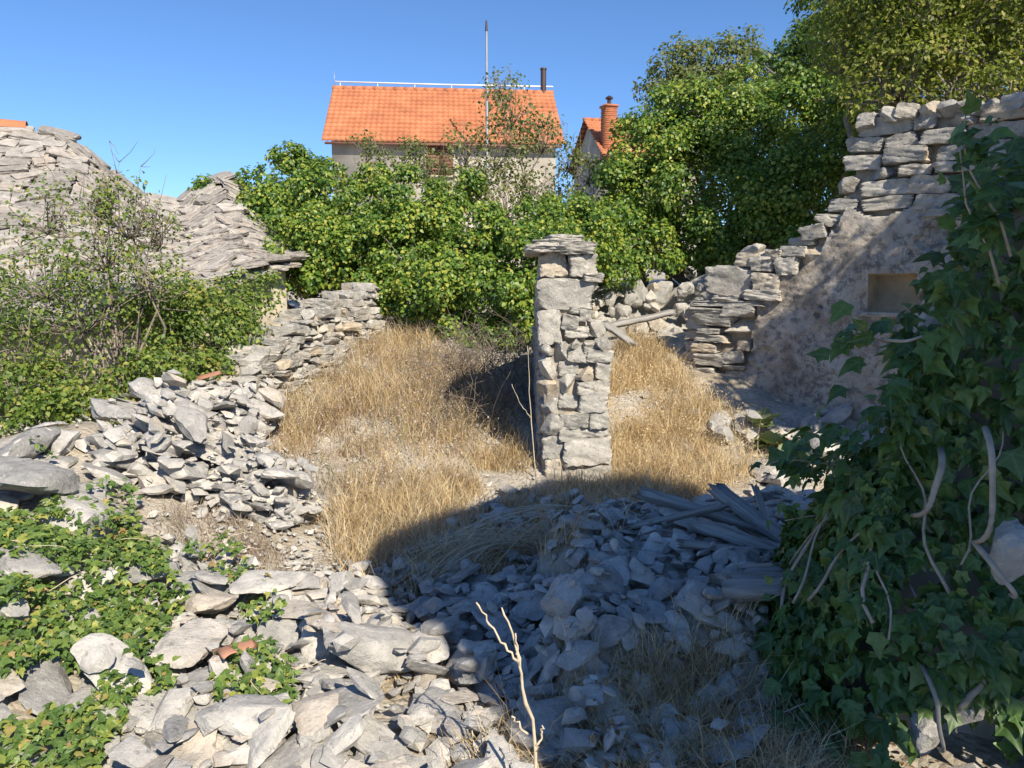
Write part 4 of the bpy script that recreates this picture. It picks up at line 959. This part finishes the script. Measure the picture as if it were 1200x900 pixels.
# bare grey shrub beside the tiled house and bare shoots on the left shrub
def bare(name, base, tips, label, r=.012):
    t = thing(name, base, label, 'shrub'); m = MB()
    for q in tips:
        p = bent(base, q, 8, .018); m.tube(p, np.linspace(r, .002, 8), 4)
        for _ in range(7):
            k = random.randint(3, 7); e = p[k] + rng.normal(0, 1, 3) * .09 + np.array((0, 0, .12)); m.tube(bent(p[k], e, 5, .06), np.linspace(r * .3, .001, 5), 3)
    child('branch', m.mesh('branch', M_BRAMBLE), t)
b0 = at(675, 260, 13); b0[2] = hgt(b0[0], b0[1])
bare('bare_shrub', b0, [at(*q, 13) for q in ((665, 145), (680, 155), (690, 175), (672, 165), (655, 185))], 'leafless grey shrub between the two tiled roofs', .02)
b0 = at(140, 480, 6.9); b0[2] = hgt(b0[0], b0[1])
bare('bare_shrub', b0, [at(*q, 6.9) for q in ((128, 165), (165, 195), (195, 205), (105, 210), (60, 200), (140, 190))], 'bare grey shoots sticking out of the tall straggly shrub', .014)
# tree outside the frame on the right that dapples the ruin wall
bush('carob_tree', (6.1, 3.2, 0), [((5.2, 4.1, 3.9), .8), ((5.6, 3.2, 4.9), .9), ((4.9, 4.6, 3.2), .55), ((6.2, 3.6, 4.2), .9), ((5.9, 2.8, 3.7), .8), ((4.7, 3.7, 4.3), .5), ((5.2, 4.4, 2.5), .5), ((4.95, 4.4, 3.15), .65), ((5.5, 4.0, 2.9), .65), ((5.0, 4.2, 3.5), .6)],
     9000, M_TREE, 'leafy carob tree at the near end of the ruin wall', 'tree', (.07, .11), BROAD, .38, 24, twigs=.5, trunk=.09)

# ------------------------------------------------------------------ ivy on the right, big leaves
PL_ = np.array([(1.46, 3.45), (1.19, 2.85), (1.25, 2.48), (1.55, 2.36), (1.92, 2.24), (2.8, 1.95)])
ds = np.concatenate([[0], np.cumsum(np.linalg.norm(np.diff(PL_, axis=0), axis=1))])
TZ = np.array([.7, 1.0, 1.24, 1.95, 2.25, 2.45])
ivy = thing('ivy_wall', (1.6, 2.7, 0), 'thick curtain of dark lobed ivy leaves hanging over a wall stub', 'ivy')
def curve(s): return np.stack([np.interp(s, ds, PL_[:, 0]), np.interp(s, ds, PL_[:, 1])], -1)
def curven(s):
    t_ = norm(curve(s + .08) - curve(s - .08)); return np.stack([t_[:, 1], -t_[:, 0]], -1) * np.where((t_[:, 1] * -1 + t_[:, 0] * -1 * -1) > 9, -1, 1)[:, None]
n = 5600; s = rng.uniform(0, ds[-1] * .86, n); q = rng.uniform(0, 1, n); topz = np.interp(s, ds, TZ); g0 = hgt(*curve(s).T)
pc = curve(s); tn = norm(curve(s + .08) - curve(np.maximum(s - .08, 0))); nn = np.stack([tn[:, 1], -tn[:, 0]], -1)
flip = np.sign(-(nn[:, 0] * .5 + nn[:, 1] * .5)); flip[flip == 0] = 1; nn *= flip[:, None]
zz = g0 + .02 + (topz - g0 - .02) * q
out = .10 * wav(np.column_stack([pc, zz]), 3.2, 5) + .06 * wav(np.column_stack([pc, zz]), 9, 12) - .14 * zz - rng.exponential(.055, n) + .08
# the crest: some leaves roll over the top and behind
crest = rng.random(n) < .16; out = np.where(crest, out - rng.uniform(0, .5, n), out); zz = np.where(crest, topz + rng.normal(0, .05, n), zz)
# a free-hanging spray at the left tip
P = np.column_stack([pc + nn * out[:, None], zz])
N = np.column_stack([nn, np.full(n, .45)]) + rng.normal(0, .45, (n, 3)); N[crest] += (0, 0, .9)
A = np.column_stack([nn * .35, np.full(n, -1.0)]) + rng.normal(0, .45, (n, 3))
# sprays sticking out
sp_seeds = [(at(945, 545, 2.95), (-.75, -.1, .05)), (at(1030, 395, 2.7), (-.85, .1, .2)), (at(960, 600, 2.9), (-.7, -.2, -.1)), (at(940, 690, 2.85), (-.8, -.3, -.1)), (at(1140, 225, 2.4), (-.3, 0, .8)), (at(1150, 190, 2.4), (-.3, .1, .9)), (at(960, 830, 2.5), (-.8, -.3, .1))]
PS, NS, AS, stems = [], [], [], []
for c, d in sp_seeds:
    d = np.array(d); d = d / np.linalg.norm(d); L_ = .32; c = c - d * .16
    stems.append(bent(c - d * .15, c + d * L_, 6, .03))
    for k in range(26):
        f = rng.uniform(0, 1); PS.append(c + d * L_ * f + rng.normal(0, .05, 3)); NS.append(np.array((-.4, -.5, .7)) + rng.normal(0, .4, 3)); AS.append(d * .7 + np.array((0, 0, -.45)) + rng.normal(0, .5, 3))
P = np.concatenate([P, PS]); N = np.concatenate([N, NS]); A = np.concatenate([A, AS])
clear = (np.hypot(P[:, 0] - SUNROCK[0], P[:, 1] - SUNROCK[1]) > .24) | (P[:, 2] > SUNROCK[2] + .22)
out_all = np.concatenate([out, np.zeros(len(PS))])[clear]; P, N, A = P[clear], N[clear], A[clear]; n = len(P)
def ivy_leaves(parent, P, N, A, size, mat, keep, nmesh):
    """the largest in view as leaf objects, the rest one mesh"""
    u, v, f = project(P[:, 0], P[:, 1], P[:, 2]); vis = (u > 0) & (u < 1200) & (v > 0) & (v < 900)
    lay = np.zeros(len(P)); score = np.where(vis, size / f, 0) * keep
    order = np.argsort(-score); sel = np.zeros(len(P), bool); sel[order[:min(295, int(len(P) * .8))]] = True
    V, T = leaves_np(P[~sel], N[~sel], A[~sel], size[~sel], IVY)
    o = child('foliage', mesh_np('foliage', V, T, mat, True, {'vein': np.tile(IVYVEIN, (~sel).sum())}), parent); tag(o, kind='stuff')
    vm = []
    for k in range(10):
        V0 = IVY[0].copy(); V0[:, 0] *= rng.uniform(.85, 1.15); V0[:, 2] *= rng.uniform(.2, 2.4); V0[:, 2] -= rng.uniform(-.1, .25) * V0[:, 1] ** 2; V0[:, :2] += rng.normal(0, .02, (14, 2))
        vm.append(mesh_np(nmesh, V0, IVY[1], mat, True, {'vein': IVYVEIN}))
    S, A2, N2 = leaf_frames(N[sel], A[sel])
    for p, a, b, c, s in zip(P[sel], S, A2, N2, size[sel]):
        o = link('leaf', vm[random.randrange(10)], parent); o.matrix_parent_inverse = Matrix.Translation(-Vector(parent.location))
        o.matrix_basis = Matrix.Translation(p) @ Matrix(np.column_stack([a, b, c]).tolist()).to_4x4() @ Matrix.Diagonal((s, s, s, 1))
size = .035 + .065 * rng.random(n) ** 1.3
depth_out = np.clip(1 + out_all * 3, .2, 2)
ivy_leaves(ivy, P, N, A, size, M_IVYBIG, depth_out, 'ivy_leaf')
for st in stems: child('stem', MB().tube(st, np.linspace(.005, .002, 6), 5).mesh('stem', M_VINE, True), ivy)
for px0, py0, px1, py1, d0, d1, r in [(1112, 535, 1078, 615, 2.38, 2.36, .012), (1168, 510, 1155, 650, 2.1, 2.05, .010), (1155, 650, 1200, 715, 2.05, 1.95, .009), (1075, 700, 1130, 830, 2.35, 2.3, .005), (1040, 400, 1090, 395, 2.55, 2.5, .006), (980, 680, 1030, 660, 2.7, 2.65, .005), (1110, 840, 1160, 790, 2.25, 2.2, .012), (1020, 770, 1060, 750, 2.45, 2.4, .005), (1090, 800, 1110, 900, 2.2, 2.15, .008)]:
    pth = bent(at(px0, py0, d0), at(px1, py1, d1), 14, .018); tt = np.linspace(-1, 1, 14); pth[:, 1] += .10 * np.abs(tt) ** 4; pth[:, 0] += .03 * np.abs(tt) ** 4; child('stem', MB().tube(pth, np.linspace(r, r * .7, 14), 8, .08).mesh('stem', M_VINE, True), ivy)
for k in range(16):
    s0 = rng.uniform(.5, ds[-1] * .75); z0 = rng.uniform(.15, 1.3); pv = []
    for q in range(12):
        sq = min(max(s0 + .012 * q * (1 if k % 2 else -1) + .02 * math.sin(q * .9 + k), .05), ds[-1] * .84); zq = z0 + q * .045; c2 = curve(np.array([sq]))[0]; t2 = curve(np.array([sq + .05]))[0] - c2; n2 = np.array((t2[1], -t2[0])); n2 /= np.linalg.norm(n2); n2 = n2 if n2.sum() < 0 else -n2
        if zq > np.interp(sq, ds, TZ): break
        ov = .10 * wav(np.array([[c2[0], c2[1], zq]]), 3.2, 5)[0] + .09 - .14 * zq; pv.append((*(c2 + n2 * ov), zq))
    if len(pv) > 4: child('stem', MB().tube(pv, np.linspace(rng.uniform(.004, .008), .003, len(pv)), 6, .1).mesh('stem', M_VINE, True), ivy)
# wall stub beneath the leaves
m = MB(); sw = np.linspace(0, ds[-1], 40); cw2 = curve(sw); tn = norm(np.gradient(cw2, axis=0)); nn2 = np.stack([tn[:, 1], -tn[:, 0]], -1); fl = np.sign(-(nn2[:, 0] + nn2[:, 1])); nn2 *= fl[:, None]
tz = np.interp(sw, ds, TZ) - .12; rowsV = []
for q in np.linspace(0, 1, 18):
    z = hgt(*cw2.T) - .1 + (tz - hgt(*cw2.T) + .1) * q; pp = np.column_stack([cw2 - nn2 * (.13 + .14 * z)[:, None], z]); pp[:, :2] += nn2 * (wav(pp, 6, 3) * .03)[:, None]; rowsV.append(pp)
pb = rowsV[-1].copy(); pb[:, :2] -= nn2 * .5; rowsV.append(pb); pb2 = pb.copy(); pb2[:, 2] = 0; rowsV.append(pb2)
i = np.arange(len(rowsV) - 1)[:, None] * 40 + np.arange(39)[None]
child('wall_stub', mesh_np('wall_stub', np.concatenate(rowsV), np.stack([i, i + 1, i + 41, i + 40], -1).reshape(-1, 4), M_SWALL, True), ivy)
for px, py, d, s in [(1180, 645, 2.12, .1), (1080, 860, 2.28, .07), (1125, 830, 2.3, .07)]:
    s *= .75; o = link('stone', BROCK_ME[int(px) % NR], ivy); o.matrix_parent_inverse = Matrix.Translation(-Vector(ivy.location)); o.matrix_basis = Matrix.Translation(at(px, py, d)) @ Matrix(rotm(.4, .3, px).tolist()).to_4x4() @ Matrix.Diagonal((s, s, s, 1))

# ------------------------------------------------------------------ ground ivy on the left bank
def ground_ivy(poly, box, n, label, smin=.022, smax=.046, holes=.0):
    x = rng.uniform(box[0], box[1], n * 6); y = rng.uniform(box[2], box[3], n * 6); pz = hgt(x, y); u, v, f = project(x, y, pz)
    patch = wav(np.column_stack([x, y, 0 * x]), 4.5, 16) + .6 * wav(np.column_stack([x, y, 0 * x]), 11, 22)
    ok = inpoly(u + 9 * patch, v + 9 * patch, poly) & (patch > holes); x, y = x[ok][:n], y[ok][:n]; n = len(x)
    ii = np.clip(((x - GRX0) / GS).astype(int), 0, HM.shape[1] - 1); jj = np.clip(((y - GRY0) / GS).astype(int), 0, HM.shape[0] - 1)
    z = hgt(x, y) + .05 + .05 * wav(np.column_stack([x, y, 0 * x]), 6, 30); z = np.maximum(z, np.minimum(HM[jj, ii] + .01, hgt(x, y) + .13)) + rng.uniform(-.01, .05, n)
    t = thing('ivy_patch', (x.mean(), y.mean(), float(hgt(x.mean(), y.mean()))), label, 'ivy')
    P = np.column_stack([x, y, z]); N = np.tile((.12, -.35, .85), (n, 1)) + rng.normal(0, .33, (n, 3)); A = rng.normal(0, 1, (n, 3)) * (1, 1, .3) + (.35, -.6, -.25)
    ivy_leaves(t, P, N, A, rng.uniform(smin, smax, n) * (1 - .25 * (rng.random(n) < .4)), M_IVYGND, np.ones(n), 'ground_ivy_leaf')
    m = MB()
    for k in range(min(40, n // 30)):
        q = random.randrange(n); a = P[q] - (0, 0, .02); d = rng.normal(0, .13, 3) * (1, 1, .15); m.tube(bent(a, a + d, 9, .035), np.linspace(.0026, .0012, 9), 4)
    tag(child('stem', m.mesh('stem', M_STRAWSTEM), t), kind='stuff')
ground_ivy([(-250, 600), (0, 600), (75, 615), (140, 600), (180, 625), (165, 680), (215, 690), (235, 740), (180, 770), (205, 830), (160, 850), (140, 900), (90, 960), (-250, 980)], (-3.6, -.8, 1.9, 4.8), 7600, 'green ivy carpet spreading over the stone bank', holes=-1.3)
ground_ivy([(245, 800), (290, 770), (335, 800), (345, 870), (320, 905), (250, 890)], (-1.4, -.7, 2.2, 3.4), 420, 'small ivy clump growing between rocks beside the terracotta fragments', .026, .045, -2)
ground_ivy([(185, 620), (250, 650), (300, 680), (345, 750), (310, 770), (280, 720), (215, 670)], (-2.2, -.8, 2.9, 4.4), 300, 'thin ivy strand creeping along the upper edge of the rubble', .026, .045, -.5)
ground_ivy([(60, 560), (150, 575), (165, 600), (80, 590), (40, 570)], (-3.4, -2.0, 3.6, 5.2), 260, 'ivy tuft on top of the bank between pale blocks', .03, .05, -2)

# ------------------------------------------------------------------ dry grass and herbs
def blades(P, h, lean, wd, az=None):
    n = len(P); az = rng.uniform(0, 6.28, n) if az is None else az
    d = np.column_stack([np.cos(az), np.sin(az), np.zeros(n)]); face = rng.uniform(0, 6.28, n); s = np.column_stack([np.cos(face), np.sin(face), np.zeros(n)]) * wd[:, None]
    h = h[:, None]; lean = lean[:, None]; upv = np.array((0, 0, 1.))
    m1 = P + upv * h * .5 * np.cos(lean * .5) + d * h * .5 * np.sin(lean * .5); m2 = m1 + upv * h * .5 * np.cos(lean * 1.5) + d * h * .5 * np.sin(lean * 1.5)
    V = np.stack([P - s, P + s, m1 + s * .75, m1 - s * .75, m2], 1); k = np.arange(n)[:, None] * 5
    T = np.concatenate([k + np.array([[0, 1, 2]]), k + np.array([[0, 2, 3]]), k + np.array([[3, 2, 4]])]); return V.reshape(-1, 3), T
def grass(name, poly, box, n, hr, lr, label, mat, wd=(.0015, .003), tuft=.06, cat='grass', per=14):
    nt_ = n // per; x = rng.uniform(box[0], box[1], nt_ * 7); y = rng.uniform(box[2], box[3], nt_ * 7); u, v, f = project(x, y, hgt(x, y))
    jx = 10 * wav(np.column_stack([x, y, 0 * x]), 5, 9); dens = wav(np.column_stack([x, y, 0 * x]), 3.3, 13) + .7 * wav(np.column_stack([x, y, 0 * x]), 9, 28); ok = inpoly(u + jx, v + jx, poly) & (dens > rng.normal(-.35, .55, len(x))); x, y = x[ok][:nt_], y[ok][:nt_]; nt_ = len(x)
    x = np.repeat(x, per) + rng.normal(0, tuft, nt_ * per); y = np.repeat(y, per) + rng.normal(0, tuft, nt_ * per); n = len(x)
    th_ = np.repeat(rng.uniform(.55, 1.15, nt_), per)
    P = np.column_stack([x, y, hgt(x, y) - .02]); V, T = blades(P, rng.uniform(*hr, n) * th_, rng.uniform(*lr, n), rng.uniform(*wd, n), np.repeat(rng.uniform(0, 6.28, nt_), per) + rng.normal(0, .9, n))
    o = link(name, mesh_np(name, V, T, mat)); return tag(o, label, cat, kind='stuff')
grass('dry_grass', [(320, 500), (400, 400), (470, 375), (540, 420), (600, 500), (615, 540), (560, 560), (530, 620), (500, 670), (400, 680), (385, 620), (420, 560), (310, 545)], (-3, .3, 4, 9.2), 26000, (.12, .44), (.25, 1.9), 'golden dry grass filling the ruined room left of the jamb', M_STRAW, (.0012, .003), .055, 'grass', 30)
grass('faded_herb', [(270, 530), (330, 440), (420, 370), (500, 370), (570, 440), (590, 510), (520, 570), (420, 580), (330, 570)], (-3, .2, 5, 9.6), 9000, (.1, .3), (.2, 1.5), 'faded mauve grey herbs among the dry grass by the collapsed wall', M_HERB, (.0018, .0045), .1, 'herb')
grass('dry_grass', [(700, 440), (760, 400), (800, 440), (870, 500), (900, 560), (850, 575), (760, 600), (720, 560), (705, 500)], (.6, 2.6, 4.4, 9.4), 17000, (.12, .42), (.25, 1.9), 'golden dry grass between the jamb and the plastered ruin wall', M_STRAW, (.0012, .003), .055, 'grass', 30)
grass('dry_grass', [(640, 570), (730, 560), (760, 610), (700, 640), (600, 680), (480, 700), (440, 650), (560, 610)], (-.9, 1.1, 3.4, 6.2), 7000, (.12, .34), (.5, 1.5), 'flattened straw in the shade at the foot of the jamb', M_STRAW)
grass('dry_grass', [(640, 850), (740, 780), (860, 720), (970, 760), (980, 940), (560, 940)], (-.2, 1.6, 1.9, 3.2), 7500, (.1, .32), (.4, 1.5), 'brown straw in the shade below the rotten beam', M_STRAW, (.001, .0022))
grass('dry_grass', [(460, 750), (520, 760), (530, 800), (470, 800)], (-.6, 0, 2.6, 3.4), 300, (.08, .16), (.4, 1.4), 'small brown straw tuft among the sunlit rocks', M_STRAW, (.001, .002), .04)
grass('dry_grass', [(180, 620), (260, 600), (330, 640), (330, 690), (250, 670)], (-2.3, -1, 3.6, 5), 1800, (.05, .14), (.4, 1.5), 'short brown stubble beside the gravel patch', M_HERB, (.0012, .0025))
grass('green_grass', [(450, 660), (520, 640), (560, 680), (480, 700)], (-.8, 0, 3.5, 4.6), 260, (.08, .2), (.3, 1.2), 'few green blades at the shadow edge', M_GREENGRASS, (.0015, .003))
grass('green_grass', [(615, 700), (650, 690), (660, 760), (620, 760)], (0, .3, 2.7, 3.6), 420, (.03, .09), (.3, 1.2), 'low green weeds beside the upright heap stone', M_GREENGRASS, (.002, .004), .03)
grass('green_grass', [(700, 870), (830, 860), (850, 940), (690, 940)], (.2, 1, 1.8, 2.6), 240, (.1, .22), (.3, 1.2), 'thin green grass blades at the lower edge of the shade', M_GREENGRASS, (.0012, .002), .03)
def flecks(name, poly, box, n, label, mat, zr, size):
    x = rng.uniform(box[0], box[1], n * 6); y = rng.uniform(box[2], box[3], n * 6); u, v, f = project(x, y, hgt(x, y)); q = wav(np.column_stack([x, y, 0 * x]), 4, 3)
    ok = inpoly(u + 12 * q, v + 12 * q, poly) & (q > rng.normal(-.3, .6, len(x))); x, y = x[ok][:n], y[ok][:n]; n = len(x)
    P = np.column_stack([x, y, hgt(x, y) + rng.uniform(*zr, n)]); V, T = leaves_np(P, rdir(n), rdir(n) + np.array((0, 0, .6)), rng.uniform(*size, n), DIAMOND)
    tag(link(name, mesh_np(name, V, T, mat)), label, 'herb', kind='stuff')
M_SEED = straw_mat('mauve_seed_head', [(0, (.30, .22, .17)), (.4, (.52, .44, .38)), (.75, (.60, .52, .50)), (1, (.40, .38, .2))])
flecks('seed_heads', [(270, 540), (330, 440), (420, 365), (500, 365), (575, 440), (595, 520), (540, 590), (450, 620), (380, 600), (330, 580)], (-3, .3, 4.4, 9.6), 6500, 'pale mauve seed heads and dry florets speckling the herbs', M_SEED, (.05, .26), (.009, .026))
flecks('dry_florets', [(705, 450), (760, 400), (800, 440), (870, 500), (890, 560), (800, 585), (720, 560)], (.6, 2.6, 4.6, 9.4), 4500, 'tan dry florets in the grass beside the ruin wall', M_STRAW, (.05, .24), (.008, .022))
# dead bramble mass in the shade of the jamb
m = MB(); 
for k in range(420):
    u, v, d = rng.uniform(515, 630), rng.uniform(385, 520), rng.uniform(6.9, 8.6); a = at(u, v, d); a[2] = float(hgt(a[0], a[1])) + rng.uniform(0, .1); q = a + rng.normal(0, .3, 3) * (1, 1, .5) + (0, 0, rng.uniform(.1, .45)); m.tube(bent(a, q, 6, .12), np.linspace(.004, .0015, 6), 3)
o = link('dead_bramble', m.mesh('dead_bramble', M_BRAMBLE)); tag(o, 'tangle of grey dead bramble twigs in the shade left of the jamb', 'bramble', kind='stuff')
# arching straw stems bent into the light
m = MB()
for k in range(44):
    a = at(rng.uniform(590, 690), rng.uniform(620, 640), 4.3); a[2] = float(hgt(a[0], a[1])); e = at(rng.uniform(465, 560), rng.uniform(630, 705), rng.uniform(3.6, 4.1)); e[2] = max(e[2], float(hgt(e[0], e[1])) + .03); mid = (a + e) / 2 + np.array((0, 0, rng.uniform(.1, .3)))
    t_ = np.linspace(0, 1, 9)[:, None]; p = a * (1 - t_) ** 2 + mid * 2 * t_ * (1 - t_) + e * t_ ** 2; m.tube(p, np.linspace(.004, .0014, 9), 4)
o = link('straw_stems', m.mesh('straw_stems', M_STRAWSTEM)); o.name = 'bent_straw'; tag(o, 'long pale straw stems bent over from the shade into the sun', 'straw', kind='stuff')
# tall bare stalk in the foreground
def stalk(name, base, segs, label, r=.006, mat=M_STRAWSTEM, nodes=True):
    t = thing(name, base, label, 'stalk'); m = MB(); st = None
    for k, sg in enumerate(segs):
        sg = np.array(sg); tt = np.linspace(0, 1, 14); d = np.linspace(0, 1, len(sg)); p = np.stack([np.interp(tt, d, sg[:, q]) for q in range(3)], -1); p[1:-1] += rng.normal(0, .003, (12, 3))
        rr = np.linspace(r * (1 if k == 0 else .6), r * .35, 14) * (1 + .3 * (np.arange(14) % 4 == 0)); mm = MB(); mm.tube(p, rr, 6)
        child('stem' if k == 0 else 'twig', mm.mesh('stem', mat, True), t)
SD = 2.05
b0 = at(632, 905, SD); b0[2] = float(hgt(b0[0], b0[1]))
stalk('dry_stalk', b0, [[b0, at(625, 850, SD), at(612, 800, SD), at(607, 770, SD), at(598, 735, SD), at(588, 712, SD)], [at(607, 775, SD), at(590, 755, SD), at(572, 728, SD), at(558, 706, SD)], [at(612, 800, SD), at(609, 770, SD), at(604, 742, SD)], [at(618, 860, SD), at(606, 846, SD), at(600, 840, SD)], [at(628, 880, SD), at(634, 865, SD), at(635, 850, SD)]], 'pale bare forked stalk standing in front of the shaded rubble', .0062)
b0 = at(562, 880, 2.4); b0[2] = float(hgt(b0[0], b0[1]))
stalk('dry_stalk', b0, [[b0, at(570, 860, 2.35), at(556, 830, 2.35), at(547, 822, 2.35)], [at(568, 858, 2.35), at(585, 850, 2.3)]], 'short brown curled stalk beside the pale forked stalk', .0028)
b0 = at(628, 530, 6.0); b0[2] = float(hgt(b0[0], b0[1]))
stalk('dry_stalk', b0, [[b0, at(622, 490, 6.0), at(620, 440, 6.0), at(618, 405, 6.0)], [at(622, 490, 6.0), at(608, 470, 6.0), at(600, 450, 6)]], 'thin brown stalk standing against the shaded side of the jamb', .005)
# grey-leaved mullein rosettes on the ruin floor
for px, py, d in [(905, 500, 6.6), (925, 520, 6.3), (890, 490, 6.9)]:
    c = at(px, py, d); c[2] = float(hgt(c[0], c[1])) + .03; t = thing('mullein', c, 'grey green mullein rosette on the shaded ruin floor', 'plant', 'mullein rosettes under the ruin wall')
    for k in range(13):
        az = k * 2.4; el = rng.uniform(.15, .9); d_ = np.array((math.cos(az) * math.cos(el), math.sin(az) * math.cos(el), math.sin(el))); n_ = np.array((-math.cos(az) * math.sin(el), -math.sin(az) * math.sin(el), math.cos(el)))
        V, T = leaves_np(np.array([c]), np.array([n_]), np.array([d_]), np.array([rng.uniform(.16, .26)]), BROAD); child('leaf', mesh_np('mullein_leaf', V, T, M_GREYLEAF), t)

# fallen brown leaves on the shaded ground at the lower right
n = 420; x = rng.uniform(.25, 1.5, n); y = rng.uniform(1.95, 2.75, n); ii = ((x - GRX0) / GS).astype(int); jj = ((y - GRY0) / GS).astype(int)
P = np.column_stack([x, y, HM[jj, ii] + .006]); V, T = leaves_np(P, np.tile((0, -.1, 1.), (n, 1)) + rng.normal(0, .35, (n, 3)), rdir(n), rng.uniform(.014, .032, n), BROAD)
M_DEAD = straw_mat('dead_leaf', [(0, (.12, .07, .035)), (.5, (.25, .15, .075)), (1, (.42, .28, .15))])
tag(link('leaf_litter', mesh_np('leaf_litter', V, T, M_DEAD)), 'brown fallen leaves lying at the foot of the ivy curtain', 'leaf litter', kind='stuff')
